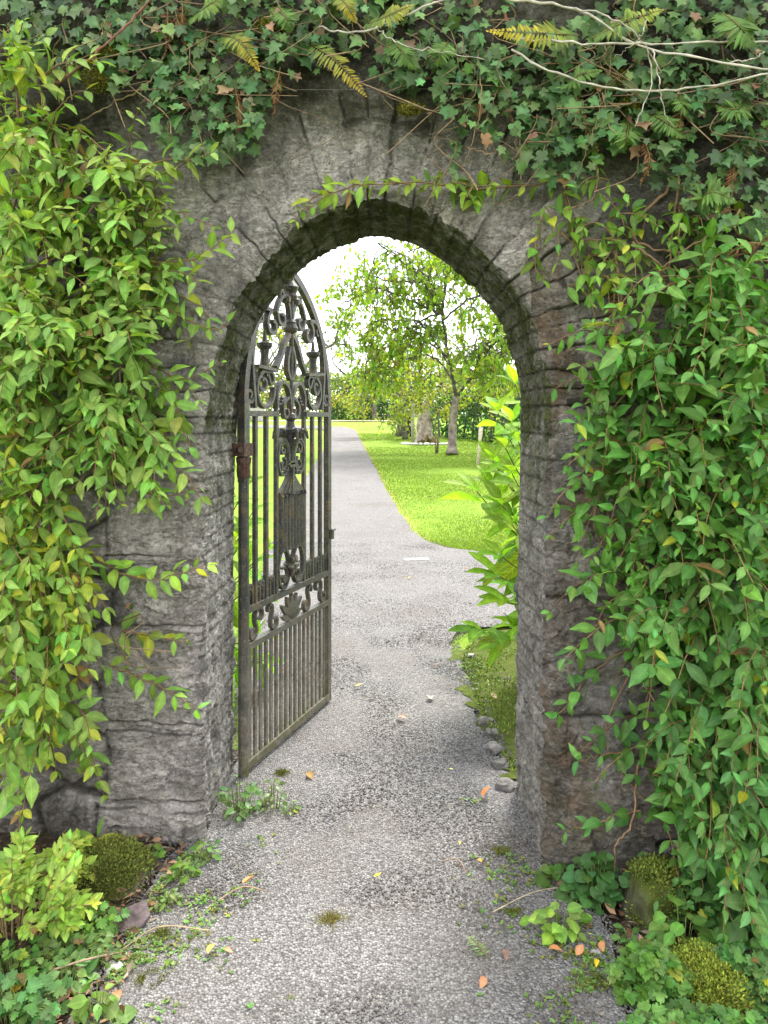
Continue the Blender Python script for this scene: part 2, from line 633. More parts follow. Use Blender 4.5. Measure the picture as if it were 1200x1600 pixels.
# moss bed
t = NT('moss_ground')
c = t.ramp(t.noise(30, 7, .7), [(.3, (.05, .07, .016)), (.5, (.10, .135, .028)), (.75, (.17, .18, .055))])
c = t.mix(t.map(t.noise(6, 5, .7), .56, .68, 0, .75), c, (.13, .10, .07))
M['mossbed'] = t.done(t.bsdf(c, .95, .05, t.noise(110, 5, .7), 1.0, .02))

# lawn
t = NT('lawn')
c = t.ramp(t.noise(1.6, 6, .7), [(.3, (.12, .21, .022)), (.5, (.17, .265, .028)), (.75, (.235, .31, .045))])
c = t.mix(t.map(t.noise(60, 3, .7), .45, .7, 0, .4), c, (.11, .20, .018))
c = t.mix(t.math('MULTIPLY', t.attr('edge', True), t.map(t.noise(5, 4), .3, .6, .3, 1)), c, (.33, .27, .09))
M['lawn'] = t.done(t.bsdf(c, .9, .1, t.noise(70, 5, .7), .8, .03))
M['grass'] = leaf_mat('grass_blade', .6, .2, .4)

# ------------------------------------------------------------------ ground, path
R_EDGE = np.array([(-4, .62), (1.9, .64), (2.3, .64), (2.6, .60), (3.3, .555), (3.6, .52), (4.2, .505), (4.7, .49), (5.3, .45), (5.6, .6), (5.8, 2.2), (6.0, 5.0),
                   (7.7, 5.0), (8.0, 2.4), (8.26, 1.24), (8.55, .75), (9.0, .49), (9.8, .33), (14.8, 0), (23.4, -.49), (41.8, -1.57), (46, -2.3), (49, -5), (52, -14)])
L_EDGE = np.array([(-4, -.72), (1.9, -.74), (2.3, -.77), (2.6, -.74), (3.3, -.66), (3.8, -.70), (5, -.95), (9, -1.30), (14.8, -1.62), (23.4, -1.9), (30, -2.2), (41.8, -3.2), (44, -4.2), (46.5, -14), (52, -15)])


def redge(y):
    return np.interp(y, R_EDGE[:, 0], R_EDGE[:, 1])


def ledge(y):
    return np.interp(y, L_EDGE[:, 0], L_EDGE[:, 1])


ys = np.concatenate([np.arange(-60, -4, 4), np.arange(-4, 10, .25), np.arange(10, 60, .8), np.arange(60, 140, 8), [140, 180, 260]])
xs = np.concatenate([[-160, -100, -60, -40, -25], np.arange(-16, -3, 1), np.arange(-3, 3, .1), np.arange(3, 20, 1), [25, 40, 60, 100, 160]])
GX, GY = np.meshgrid(xs, ys, indexing='ij')
GZ = ground_z(GY) + np.where(GY > 9, .02 * vnoise(np.stack([GX * .5, GY * .5, GX * 0], -1), 3), 0)
dedge = np.minimum(abs(GX - redge(GY)), abs(GX - ledge(GY)))
edge = np.where(GY > 8.0, np.clip(1 - dedge / .16, 0, 1) * .7, 0)
idx = np.arange(GX.size).reshape(GX.shape)
q = np.stack([idx[:-1, :-1], idx[1:, :-1], idx[1:, 1:], idx[:-1, 1:]], -1).reshape(-1, 4)
g = mesh('lawn', np.stack([GX, GY, GZ - .012], -1), q, M['lawn'], None, None, True, {'edge': edge.ravel()})
tag(g, kind='structure')


def strip(name, mat, ya, yb, fl, fr, nx, ny, dz, wob=.03, amp=.006, ypow=1.0):
    yy = ya + (yb - ya) * np.linspace(0, 1, ny) ** ypow
    n1 = vnoise(np.stack([yy * 6, yy * 0, yy * 0], -1), 5) * wob + vnoise(np.stack([yy * 22, yy * 0, yy * 0], -1), 9) * wob * .5
    n2 = vnoise(np.stack([yy * 6, yy * 0 + 9, yy * 0], -1), 6) * wob + vnoise(np.stack([yy * 22, yy * 0 + 9, yy * 0], -1), 8) * wob * .5
    a, b = fl(yy) + n1, fr(yy) + n2
    tt = np.linspace(0, 1, nx)
    X = a[None] * (1 - tt[:, None]) + b[None] * tt[:, None]
    Y = np.broadcast_to(yy[None], X.shape)
    Z = ground_z(Y) + dz + amp * fbm(np.stack([X * 4, Y * 4, X * 0], -1), 3, 4)
    idx = np.arange(X.size).reshape(X.shape)
    q = np.stack([idx[:-1, :-1], idx[1:, :-1], idx[1:, 1:], idx[:-1, 1:]], -1).reshape(-1, 4)
    return tag(mesh(name, np.stack([X, Y, Z], -1), q, mat), kind='structure')


strip('soil_bed', M['soil'], -3.5, 3.6, lambda y: y * 0 - 3.4, lambda y: y * 0 + 3.4, 120, 120, 0.002, .02, .008)
strip('gravel_path', M['gravel'], -3.9, 51.5, ledge, redge, 50, 700, 0.016, .03, .005, 1.7)
strip('moss_bed', M['mossbed'], 3.25, 5.55, lambda y: redge(y) - .03 + np.clip(y - 4.9, 0, 1) * .5, lambda y: y * 0 + 2.4, 60, 90, 0.019, .07, .012)

# loose gravel, uncountable
ico = []
ph = (1 + 5 ** .5) / 2
ICO_V = unit(np.array([(-1, ph, 0), (1, ph, 0), (-1, -ph, 0), (1, -ph, 0), (0, -1, ph), (0, 1, ph), (0, -1, -ph), (0, 1, -ph), (ph, 0, -1), (ph, 0, 1), (-ph, 0, -1), (-ph, 0, 1)]))
ICO_F = np.array([(0, 11, 5), (0, 5, 1), (0, 1, 7), (0, 7, 10), (0, 10, 11), (1, 5, 9), (5, 11, 4), (11, 10, 2), (10, 7, 6), (7, 1, 8), (3, 9, 4), (3, 4, 2), (3, 2, 6), (3, 6, 8), (3, 8, 9), (4, 9, 5), (2, 4, 11), (6, 2, 10), (8, 6, 7), (9, 8, 1)])


def pebbles(name, N, ya, yb, smin, smax, bias=1.0, border=0.0):
    y = ya + (yb - ya) * rng.random(N) ** bias
    a, b = ledge(y) - border, np.minimum(redge(y), 2.5) + border
    tt = rng.random(N)
    tt = np.where(rng.random(N) < .35, np.where(tt < .5, tt * .45, 1 - (1 - tt) * .45), tt)
    x = a + (b - a) * tt
    r = rng.uniform(smin, smax, N) * np.where(rng.random(N) < .015, 1.9, 1.0)
    S = np.stack([r * rng.uniform(.8, 1.5, N), r * rng.uniform(.7, 1.2, N), r * rng.uniform(.45, .8, N)], -1)
    V = ICO_V[None] * (1 + rng.normal(0, .16, (N, 12, 1))) * S[:, None, :]
    th = rng.uniform(0, 6.28, N)
    cs, sn = np.cos(th)[:, None], np.sin(th)[:, None]
    X = V[..., 0] * cs - V[..., 1] * sn
    Y = V[..., 0] * sn + V[..., 1] * cs
    V = np.stack([X + x[:, None], Y + y[:, None], V[..., 2] + (ground_z(y) + .016 + r * .05)[:, None]], -1)
    g = np.clip(rng.normal(.142, .036, N), .05, .28)
    pat = fbm(np.stack([x * 2.2, y * 2.2, y * 0], -1), 4, 15)
    g = g * (1 - .38 * sstep(.0, .8, pat)) * np.where(y > 3.0, .92, 1.0)
    warm = rng.normal(0, .04, N) + .09 * sstep(0, .6, fbm(np.stack([x * 2.2, y * 2.2, y * 0], -1), 4, 15))
    C = np.stack([g * (1 + warm + .01), g, g * (1 - warm)], -1)
    Fc = (ICO_F[None] + (np.arange(N) * 12)[:, None, None]).reshape(-1, 3)
    o = mesh(name, V.reshape(-1, 3), Fc, M['pebble'], None, np.repeat(C, 12, 0), False)
    return tag(o, 'loose grey gravel chips spread over the path', 'gravel', None, 'stuff')


pebbles('gravel', 92000, 1.5, 9.0, .0018, .0046, 2.0, .06)

# ------------------------------------------------------------------ stone wall with arched opening
YF0, YSK, TH = 2.72, -0.13, 0.55           # front face distance, skew, thickness


def yf(x):
    return YF0 + YSK * np.clip(x, -3.5, 3.5)


def wpx(x, y, off=0.0):
    """point on (or off metres in front of) the wall front seen at photo pixel"""
    k = (x - 600) / FPX
    X = (YF0 - off) * k / (1 - YSK * k)
    d = YF0 - off + YSK * X
    return np.array([X, d, EYE - (y - HOR) / FPX * d])


CON = [(316, 1345), (317, 1200), (318, 1000), (319, 850), (322, 720), (328, 630), (338, 555), (359, 486), (384, 445), (415, 405), (452, 369), (490, 342), (532, 322), (576, 312), (622, 316),
       (667, 331), (712, 358), (757, 394), (798, 436), (828, 488), (848, 555), (858, 620), (857, 720), (854, 900), (851, 1100), (850, 1390)]
C3 = np.array([wpx(a, b) for a, b in CON])
C2 = spline(C3[:, [0, 2]], 1200)
C2[0, 1] = C2[-1, 1] = -.05
dl = np.concatenate([[0], np.cumsum(np.hypot(*np.diff(C2, axis=0).T))])
NS = 1400
ss = np.linspace(0, dl[-1], NS)
C2 = np.stack([np.interp(ss, dl, C2[:, 0]), np.interp(ss, dl, C2[:, 1])], -1)
TAN = unit(np.gradient(C2, axis=0))
NOUT = np.stack([-TAN[:, 1], TAN[:, 0]], -1)      # away from the opening
CX, ZS = -0.03, 1.72
XO, ZO = 3.4, 3.3
outer = np.zeros_like(C2)
for k, (x, z) in enumerate(C2):
    if z < ZS:
        outer[k] = (-XO if x < 0 else XO, z)
    else:
        d = np.array([x - CX, z - ZS])
        tx = ((XO - CX) / d[0] if d[0] > 0 else (-XO - CX) / d[0]) if abs(d[0]) > 1e-6 else 1e9
        tz = (ZO - ZS) / d[1] if d[1] > 1e-6 else 1e9
        outer[k] = np.array([CX, ZS]) + d * min(tx, tz)
NR = 220
rr = np.linspace(0, 1, NR) ** 1.7
FX = C2[:, None, 0] * (1 - rr) + outer[:, None, 0] * rr
FZ = C2[:, None, 1] * (1 - rr) + outer[:, None, 1] * rr
RD = np.hypot(FX - C2[:, None, 0], FZ - C2[:, None, 1])
SS = np.broadcast_to(ss[:, None], FX.shape)
ARCH = (C2[:, 1] > ZS - .22)
arch_w = np.clip((C2[:, 1] - (ZS - .28)) / .1, 0, 1)


def front_height(X, Z, S, RDm, aw):
    """outward relief, joint mask, per-stone tint, mortar"""
    P = np.stack([X, Z, X * 0], -1)
    wob = np.stack([vnoise(P * 5, 31), vnoise(P * 5, 32)], -1) * .035
    P2 = np.stack([X, Z], -1)
    wv = np.stack([vnoise(P * 9, 33), vnoise(P * 9, 34)], -1)
    fc = facets(P2 * np.array([7, 9]) + wv * .5, 201, .012) + facets(P2 * np.array([19, 26]) + wv, 202, .008) + facets(P2 * np.array([48, 60]) + wv * 2, 203, .005)
    # random rubble
    f1, f2, cid = worley(np.stack([(X + wob[..., 0]) * 3.2, (Z + wob[..., 1]) * 5.2], -1), 4)
    gap = f2 - f1
    rub = .030 * sstep(0, .28, gap) + .016 * (cid - .5)
    rj = 1 - sstep(.02, .10, gap)
    # left pier: coursed quoins with ribbon mortar
    courses = np.array([wpx(250, y)[2] for y in (1400, 1257, 1137, 985, 876, 762, 622, 540, 400)])
    dz = np.full(X.shape, 9.0)
    row = np.zeros(X.shape)
    zz = Z + .012 * vnoise(P * np.array([4, 1.5, 1]), 41) + .006 * vnoise(P * 14, 42)
    for k, cz in enumerate(courses):
        dz = np.minimum(dz, abs(zz - cz))
        row = row + (zz > cz)
    hid = _hash(row.astype(np.int64), row.astype(np.int64) * 0, row.astype(np.int64) * 0, 8)
    qend = -.66 - .30 - .12 * hid
    inq = (X < 0) & (X > qend)
    vj = abs(X - qend)
    qgap = np.minimum(dz, vj * 1.3)
    rdg = 1 - 2 * np.abs(fbm(P * np.array([5, 9, 1]) + row[..., None] * 5, 5, 51, .55))
    rock = .016 * sstep(.006, .03, qgap) + .009 * fbm(P * 6.5 + row[..., None] * 3, 5, 50, .55) + .006 * np.clip(rdg, -1, 1)
    ribbon = np.exp(-(dz / .012) ** 2) * .017 * sstep(-.55, -.1, vnoise(P * np.array([3, 6, 1]), 43))
    qh = rock + ribbon + .010 * (hid - .5)
    qj = np.exp(-((dz - .019) / .004) ** 2) * sstep(-.6, .1, vnoise(P * 7, 46)) + (1 - sstep(.004, .010, vj)) * .6
    # right pier
    cr = np.array([wpx(880, y)[2] for y in (1120, 940, 672, 500)])
    dr = np.full(X.shape, 9.0)
    zr = Z + .02 * vnoise(P * np.array([3, 2, 1]), 61) + .01 * vnoise(P * 12, 62)
    for cz in cr:
        dr = np.minimum(dr, abs(zr - cz))
    rh = .014 * sstep(0, .02, dr) + .010 * fbm(P * 5, 5, 66, .6) + .005 * (1 - 2 * np.abs(fbm(P * 8, 4, 67)))
    rjn = (1 - sstep(.003, .009, dr)) * .9
    inr = (X > 0) & (X < .56 + .36)
    h = np.where(inq, qh, np.where(inr, rh, rub))
    j = np.where(inq, qj, np.where(inr, rjn, rj))
    tint = np.where(inq, .85 + .45 * hid + ribbon * 16, np.where(inr, .82, .7 + .6 * cid))
    # voussoirs of the arch
    sw = S + .005 * vnoise(np.stack([S * 12, RDm * 14, S * 0], -1), 71) + .004 * vnoise(np.stack([S * 40, RDm * 30, S * 0], -1), 72) + .05 * RDm * vnoise(np.stack([S * 5, RDm * 0, S * 0], -1), 73)
    bounds = np.cumsum(rng_v)
    k = np.searchsorted(bounds, sw)
    k = np.clip(k, 1, len(bounds) - 1)
    dv = np.minimum(abs(sw - bounds[k]), abs(sw - bounds[k - 1]))
    vid = _hash(k.astype(np.int64), k.astype(np.int64) * 0, k.astype(np.int64) * 0, 77)
    vlen = .27 + .15 * vid
    grain = fbm(np.stack([sw * 26, RDm * 4, S * 0], -1), 3, 78)
    vmod = .35 + .65 * sstep(-.35, .2, vnoise(np.stack([S * 7, RDm * 9, S * 0], -1), 79))
    vh = .016 * (1 - vmod * (1 - sstep(0, .0045, dv))) * (1 - sstep(vlen - .03, vlen + .03, RDm)) + .005 * grain + .024 * (vid - .5)
    vjn = (1 - sstep(.001, .0042 + .004 * vnoise(np.stack([S * 11, RDm * 15, S * 0], -1), 75), dv)) * sstep(-.45, .15, vnoise(np.stack([S * 7, RDm * 9, S * 0], -1), 79))
    ring = aw * (1 - sstep(vlen, vlen + .05, RDm))
    vh = vh + .5 * fc
    h = (h + fc) * (1 - ring) + vh * ring
    j = j * (1 - ring) + vjn * ring
    tint = tint * (1 - ring) + (.90 + .4 * vid) * ring
    # overgrown bulging crest
    crest = sstep(2.50, 2.72, Z + .10 * vnoise(P * 2.2, 81) + .03 * vnoise(P * 9, 82))
    h = h + crest * (.07 + .05 * fbm(P * 3.5, 4, 83)) + .010 * fbm(P * 9, 5, 84, .55)
    return h, j, tint, crest


rng_v = rng.uniform(.05, .105, 90)
aw2 = np.broadcast_to(arch_w[:, None], FX.shape)
h, jn, ti, crest = front_height(FX, FZ, SS, RD, aw2)

# reveal (inner faces of the opening)
ND = 84
dd = np.linspace(0, TH, ND)


def reveal_height(S, D, Z2):
    P = np.stack([S, D, S * 0], -1)
    k = np.clip(np.searchsorted(np.cumsum(rng_v), S), 1, 89)
    b = np.cumsum(rng_v)
    dv = np.minimum(abs(S - b[k]), abs(S - b[k - 1]))
    tool = fbm(np.stack([S * 7, D * 22, S * 0], -1), 4, 91)
    h = 0.008 * tool + .007 * fbm(P * 8, 5, 92, .6) + .003 * fbm(P * 30, 3, 93)
    P2 = np.stack([S, D], -1)
    wv = np.stack([vnoise(P * 9, 95), vnoise(P * 9, 96)], -1)
    h = h + .4 * facets(P2 * np.array([8, 11]) + wv * .5, 211, .02) + .6 * facets(P2 * np.array([16, 34]) + wv, 212, .011) + facets(P2 * np.array([40, 70]) + wv * 2, 213, .005)
    return h - (1 - sstep(0, .010, dv)) * .006, dv


DS, DDm = np.meshgrid(ss, dd, indexing='ij')
Z2 = np.broadcast_to(C2[:, None, 1], DS.shape)
ri, dvr = reveal_height(DS, DDm, Z2)
ri0 = ri[:, 0]
# front vertices
fy = yf(FX) - h
# rounded, worn arris
rnd = np.exp(-(RD / .020) ** 2) * .020
fade = np.exp(-(RD / .05) ** 2)
FXo = FX - NOUT[:, None, 0] * (ri0[:, None] * fade)
FZo = FZ - NOUT[:, None, 1] * (ri0[:, None] * fade)
fy = fy + rnd
FV = np.stack([FXo, fy, FZo], -1)
# reveal vertices: same corner line as the front edge
h0 = h[:, 0]
fadeD = np.exp(-(DDm / .06) ** 2)
rx = C2[:, None, 0] - NOUT[:, None, 0] * ri
rz = C2[:, None, 1] - NOUT[:, None, 1] * ri
rndD = np.exp(-(DDm / .022) ** 2) * .020
ry = yf(C2[:, None, 0]) + DDm * (1 + 0) - h0[:, None] * fadeD + rndD * (1 - DDm / TH)
# taper: opening widens a touch to the rear on the right
RV = np.stack([rx, ry, rz], -1)

one = np.ones(FX.shape)
lowz = np.clip(1 - FZ / .5, 0, 1)
f_moss = np.clip(.25 * lowz + .35 * sstep(2.3, 2.7, FZ) + .05 + np.where(FX > 0, .1, 0), 0, 1)
f_rust = np.where(FX > .45, .75, 0.12) * sstep(2.4, 1.9, FZ) if False else np.where(FX > .5, .72, .06) * np.clip((2.35 - FZ) / .4, 0, 1)
f_rust = f_rust + .10 * aw2 * (FX > .1)
f_dirt_dark = np.clip(crest * 1.0 + .28 * sstep(2.32, 2.6, FZ) + .55 * sstep(.62, .85, FX) * sstep(1.95, 2.15, FZ) + .35 * np.clip(1 - FZ / .12, 0, 1) + .55 * sstep(-1.0, -1.2, FX) + .5 * sstep(.95, 1.1, FX), 0, 1)  # crest soil; also darker behind the vines, at upper right and at the foot
wt = np.where(FX > .5, .85, 1.04)
f_col = np.stack([ti * wt * 1.02, ti * wt * .975, ti * wt * .975], -1)
r_moss = np.clip(.45 + .55 * arch_w[:, None] + .5 * (C2[:, None, 0] > 0) * np.clip((C2[:, None, 1] - 1.2) / .5, 0, 1) - .30 * (C2[:, None, 1] < 1.2), 0, 1) * np.ones(DS.shape)
r_moss = r_moss + .4 * np.clip(.4 - C2[:, None, 1], 0, 1)
r_dark = arch_w[:, None] * .36 * np.ones(DS.shape) * sstep(0, .1, DDm)  # soffit coloured darker, building up inward from the front edge
r_j = (1 - sstep(.003, .012, dvr)) * .5
r_rust = np.where(C2[:, None, 0] > 0, .25, .05) * np.ones(DS.shape)
r_col = np.repeat((.98 * np.ones(DS.shape))[..., None], 3, -1)

wall = thing('stone_wall', 'old grey limestone garden wall pierced by a round-headed arch', 'wall', (0, 2.9, 0))


def emit(name, V, keep, attrs, col, flip=False):
    n, m = V.shape[:2]
    idx = np.arange(n * m).reshape(n, m)
    q = np.stack([idx[:-1, :-1], idx[1:, :-1], idx[1:, 1:], idx[:-1, 1:]], -1)
    kq = keep[:-1, :-1]
    q = q[kq].reshape(-1, 4)
    if flip:
        q = q[:, ::-1]
    used = np.unique(q)
    re = np.full(n * m, -1)
    re[used] = np.arange(len(used))
    return mesh(name, V.reshape(-1, 3)[used], re[q], M['stone'], wall, col.reshape(-1, 3)[used], True,
                {k: np.broadcast_to(v, (n, m)).ravel()[used] for k, v in attrs.items()})


def joined(name, chunks):
    """chunks of (V grid, keep, attrs, col, flip) in one mesh"""
    VV, QQ, CC, AA, n0 = [], [], [], {}, 0
    for V, keep, attrs, col, flip in chunks:
        n, m = V.shape[:2]
        idx = np.arange(n * m).reshape(n, m)
        q = np.stack([idx[:-1, :-1], idx[1:, :-1], idx[1:, 1:], idx[:-1, 1:]], -1)[keep[:-1, :-1]].reshape(-1, 4)
        if flip:
            q = q[:, ::-1]
        used = np.unique(q)
        re = np.full(n * m, -1)
        re[used] = np.arange(len(used)) + n0
        VV.append(V.reshape(-1, 3)[used])
        QQ.append(re[q])
        CC.append(col.reshape(-1, 3)[used])
        for k, v in attrs.items():
            AA.setdefault(k, []).append(np.broadcast_to(v, (n, m)).ravel()[used])
        n0 += len(used)
    return mesh(name, np.concatenate(VV), np.concatenate(QQ), M['stone'], wall, np.concatenate(CC), True, {k: np.concatenate(v) for k, v in AA.items()})


FA = {'joint': jn, 'moss': f_moss, 'rust': f_rust, 'dirt_dark': f_dirt_dark}
RA = {'joint': r_j, 'moss': r_moss, 'rust': r_rust, 'dirt_dark': r_dark}
isarch = np.broadcast_to(ARCH[:, None], FX.shape)
near = RD < .36
lft = FX < 0
joined('arch_ring', [(FV, isarch & near, FA, f_col, True), (RV, np.broadcast_to(ARCH[:, None], DS.shape), RA, r_col, False)])
sideL = np.broadcast_to((~ARCH & (C2[:, 0] < 0))[:, None], FX.shape)
sideR = np.broadcast_to((~ARCH & (C2[:, 0] > 0))[:, None], FX.shape)
jl = joined('jamb', [(FV, sideL & near, FA, f_col, True), (RV, sideL[:, :1] & np.ones(DS.shape, bool), RA, r_col, False)])
jr = joined('jamb', [(FV, sideR & near, FA, f_col, True), (RV, sideR[:, :1] & np.ones(DS.shape, bool), RA, r_col, False)])
jl['label'] = 'left jamb of squared grey blocks with raised mortar ribbons'
jr['label'] = 'right jamb of worn blocks stained rust brown and black'
joined('wall_face', [(FV, ~near, FA, f_col, True)])
# rear face, top and ends
RV2 = np.stack([FX, np.broadcast_to(yf(FX) + TH, FX.shape), FZ], -1)[:, ::10]
zz = np.zeros(RV2.shape[:2])
joined('rear_face', [(RV2, np.ones(RV2.shape[:2], bool), {'joint': zz, 'moss': zz + .3, 'rust': zz, 'dirt_dark': zz}, np.ones(RV2.shape), False)])
mb = MB()
for xa, xb in ((-3.4, -3.39), (3.39, 3.4)):
    mb.box(((xa + xb) / 2, yf(xa) + TH / 2, 1.65), (.01, TH, 3.3))
xt = np.linspace(-3.4, 3.4, 60)
yt = np.linspace(-.12, TH, 8)
TG = np.stack([np.broadcast_to(xt[:, None], (60, 8)), yf(xt)[:, None] + yt[None], 3.27 + .05 * fbm(np.stack([xt[:, None] * 3 + yt * 0, yt[None] * 3 + xt[:, None] * 0, np.zeros((60, 8))], -1), 3, 2)], -1)
mb.grid(TG)
mb.C = [np.ones_like(c) for c in mb.C]
cap = mb.build('coping', M['soil'], wall)

# ------------------------------------------------------------------ iron gate
HG, FG = np.array([-.603, 3.30]), np.array([-.305, 4.15])
GW = float(np.linalg.norm(FG - HG))
GA = (FG - HG) / GW
GN = np.array([GA[1], -GA[0]])
gate = thing('iron_gate', 'ornate wrought iron gate with pointed top standing open inside the arch', 'gate', (HG[0], HG[1], 0))


def gp(P2, w=0.0):
    P2 = np.asarray(P2, dtype=float)
    u, z = P2[..., 0], P2[..., 1]
    return np.stack([HG[0] + GA[0] * u + GN[0] * w, HG[1] + GA[1] * u + GN[1] * w, z], -1)


def ribbon(mb, P2, hw, hd, w=0.0):
    """flat iron bar swept along a path in the gate plane"""
    P2 = np.asarray(P2, dtype=float)
    T = unit(np.gradient(P2, axis=0))
    Nn = np.stack([-T[:, 1], T[:, 0]], -1)
    hw = np.broadcast_to(np.asarray(hw, dtype=float) * .92, (len(P2),))[:, None]
    hd = hd * .78
    c = [gp(P2 + Nn * hw, w + hd), gp(P2 + Nn * hw, w - hd), gp(P2 - Nn * hw, w - hd), gp(P2 - Nn * hw, w + hd)]
    G = np.stack(c + [c[0]], 1)
    mb.grid(G)
    n = len(P2)
    for e in (0, n - 1):
        mb.add([c[0][e], c[1][e], c[2][e], c[3][e]], [(0, 1, 2, 3)])


def vbar(mb, u, z0, z1, hw, hd):
    ribbon(mb, [(u, z0), (u, (z0 + z1) / 2), (u, z1)], hw, hd)


def spiral(cu, cz, r0, r1, a0, a1, n=28, asp=1.0):
    a = np.linspace(R(a0), R(a1), n)
    r = np.linspace(r0, r1, n)
    return np.stack([cu + r * np.cos(a), cz + asp * r * np.sin(a)], -1)


CU = GW / 2


def both(fn):
    """run for the left and the mirrored right half; m(v) gives u"""
    for s in (-1, 1):
        fn(s, lambda P: np.stack([CU + s * np.asarray(P, dtype=float)[..., 0], np.asarray(P, dtype=float)[..., 1]], -1))


def iron(fn, name):
    mb = MB()
    fn(mb)
    return mb.build(name, M['iron'], gate, False)


def lathe(mb, u, prof, seg=12, w=0.0):
    Gd = []
    for r, z in prof:
        a = np.linspace(0, 2 * math.pi, seg + 1)
        c = gp(np.array([u, z]), w)
        Gd.append(np.stack([c[0] + r * np.cos(a), c[1] + r * np.sin(a), np.full(seg + 1, z)], -1))
    mb.grid(np.array(Gd))


ZT, ZM, ZB = 1.575, .725, .565
# stiles and pointed frame
def f(mb):
    mb.tube(gp(np.array([(0, .02), (0, .3), (0, 1.3)])), .023, 12)
    vbar(mb, 0, 1.28, 1.63, .024, .022)
iron(f, 'hinge_stile')
iron(lambda mb: vbar(mb, GW, .03, 1.63, .022, .018), 'meeting_stile')
cc, RR = .2368 * GW / .91, .692 * GW / .91
ang_top = math.acos(cc / RR)
def f(mb):
    both(lambda s, m: ribbon(mb, m(np.stack([-cc + RR * np.cos(np.linspace(0, ang_top, 26)), 1.62 + RR * np.sin(np.linspace(0, ang_top, 26))], -1)), .020, .018))
iron(f, 'pointed_frame')
for z, a, b, hh in ((ZM, 0, GW, .015), (ZB, 0, GW, .015), (.055, 0, GW, .018), (ZT, 0, GW / 3, .013), (ZT, GW * 2 / 3, GW, .013)):
    mb = MB()
    ribbon(mb, [(a, z), ((a + b) / 2, z), (b, z)], hh, .020)
    mb.build('rail', M['iron'], gate, False)
for k in (1, 2, 3, 6, 7, 8):
    mb = MB()
    top = ZT if k not in (3, 6) else 1.62
    vbar(mb, GW * k / 9, ZM, top, .0115, .011)
    mb.build('bar', M['iron'], gate, False)
for k in range(1, 18):
    mb = MB()
    vbar(mb, GW * k / 18, .06, ZB, .0125 if k % 2 else .0095, .005 if k % 2 else .008)
    mb.build('slat', M['iron'], gate, False)
# short dog bars with crooked tops
for k in (0.5, 1.5, 2.5, 6.5, 7.5, 8.5):
    for s in (-.16, .2):
        u = GW * (k + s) / 9
        mb = MB()
        d = 1 if k > 4 else -1
        pts = np.vstack([[(u, ZM), (u, .80)], spiral(u + .014 * d, .815, .014, .007, 180 if d > 0 else 0, 180 - 300 if d > 0 else 300, 12)])
        ribbon(mb, pts, .006, .009)
        mb.build('dog_bar', M['iron'], gate, False)
# frieze scrolls between the two rails
def frieze(s, m):
    for c0, flip in ((.36, 1), (.19, -1)):
        mb = MB()
        zc = (ZM + ZB) / 2
        if flip > 0:
            p = np.vstack([spiral(c0 + .02, zc - .028, .010, .040, 500, 150, 26), spiral(c0 - .045, zc + .03, .045, .012, -20, 300, 26)])
        else:
            p = np.vstack([spiral(c0 - .02, zc - .030, .012, .042, -320, 40, 26), spiral(c0 + .03, zc + .035, .030, .008, 210, -60, 18)])
        ribbon(mb, m(p), .0065, .013)
        mb.build('scroll', M['iron'], gate, False)
both(frieze)
def f(mb):   # palmette in the middle of the frieze
    for a in np.linspace(-70, 70, 7):
        ca, sa = math.sin(R(a)), math.cos(R(a))
        L = .125 if abs(a) < 50 else .085
        p = np.array([(CU + ca * r_ * L * (1 + .25 * r_ * abs(ca)), ZB + .018 + sa * r_ * L) for r_ in np.linspace(0.05, 1, 8)])
        ribbon(mb, p, np.array([.006, .010, .014, .017, .018, .016, .011, .004]), .010, .004)
iron(f, 'palmette')
# oval scroll pair above the middle rail
def oval(s, m):
    mb = MB()
    p = np.vstack([spiral(.076, .838, .060, .060, 110, 395, 30, 1.55), spiral(.080, .88, .055, .014, 35, 330, 22, 1.0)])
    a = np.linspace(0, 2 * math.pi, 32)
    ribbon(mb, m(np.stack([.078 + .058 * np.cos(a), .84 + .092 * np.sin(a)], -1)), .0075, .014)
    ribbon(mb, m(spiral(.072, .80, .050, .010, 60, 400, 22)), .006, .012)
    mb.build('oval_scroll', M['iron'], gate, False)
both(oval)
def f(mb):
    lathe(mb, CU, [(.001, .80), (.02, .805), (.034, .825), (.036, .85), (.02, .87), (.001, .875)])
    for a in range(0, 360, 60):
        p = gp(np.array([(CU + r_ * math.cos(R(a)), .84 + r_ * math.sin(R(a))) for r_ in np.linspace(.01, .055, 4)]), .02)
        mb.tube(p, [.006, .013, .012, .004], 6)
iron(f, 'rosette')
# fluted panel
def f(mb):
    for v in np.linspace(-.105, .105, 7):
        mb.tube(gp(np.array([(CU + v, .925), (CU + v, 1.05), (CU + v * 1.02, 1.20)]), .002), .0165, 8)
    ribbon(mb, [(CU - .12, .93), (CU, .93), (CU + .12, .93)], .010, .017)
iron(f, 'fluted_panel')
def f(mb):   # acanthus sheath on the panel
    for v in np.linspace(-1, 1, 7):
        p = np.array([(CU + v * (.012 + .105 * (1 - q_) ** 1.8), 1.19 + .13 * q_) for q_ in np.linspace(0, 1, 9)])
        ribbon(mb, p, np.linspace(.020, .006, 9), .012, .010 * (1 - abs(v)))
        tip = p[0]
        mb.tube(gp(np.array([tip, tip + (v * .012, -.006), tip + (v * .02, .006)]), .018), [.012, .009, .003], 6)
    ribbon(mb, [(CU - .04, 1.325), (CU, 1.325), (CU + .04, 1.325)], .007, .026)
    ribbon(mb, [(CU - .036, 1.345), (CU, 1.345), (CU + .036, 1.345)], .005, .024)
iron(f, 'acanthus_sheath')
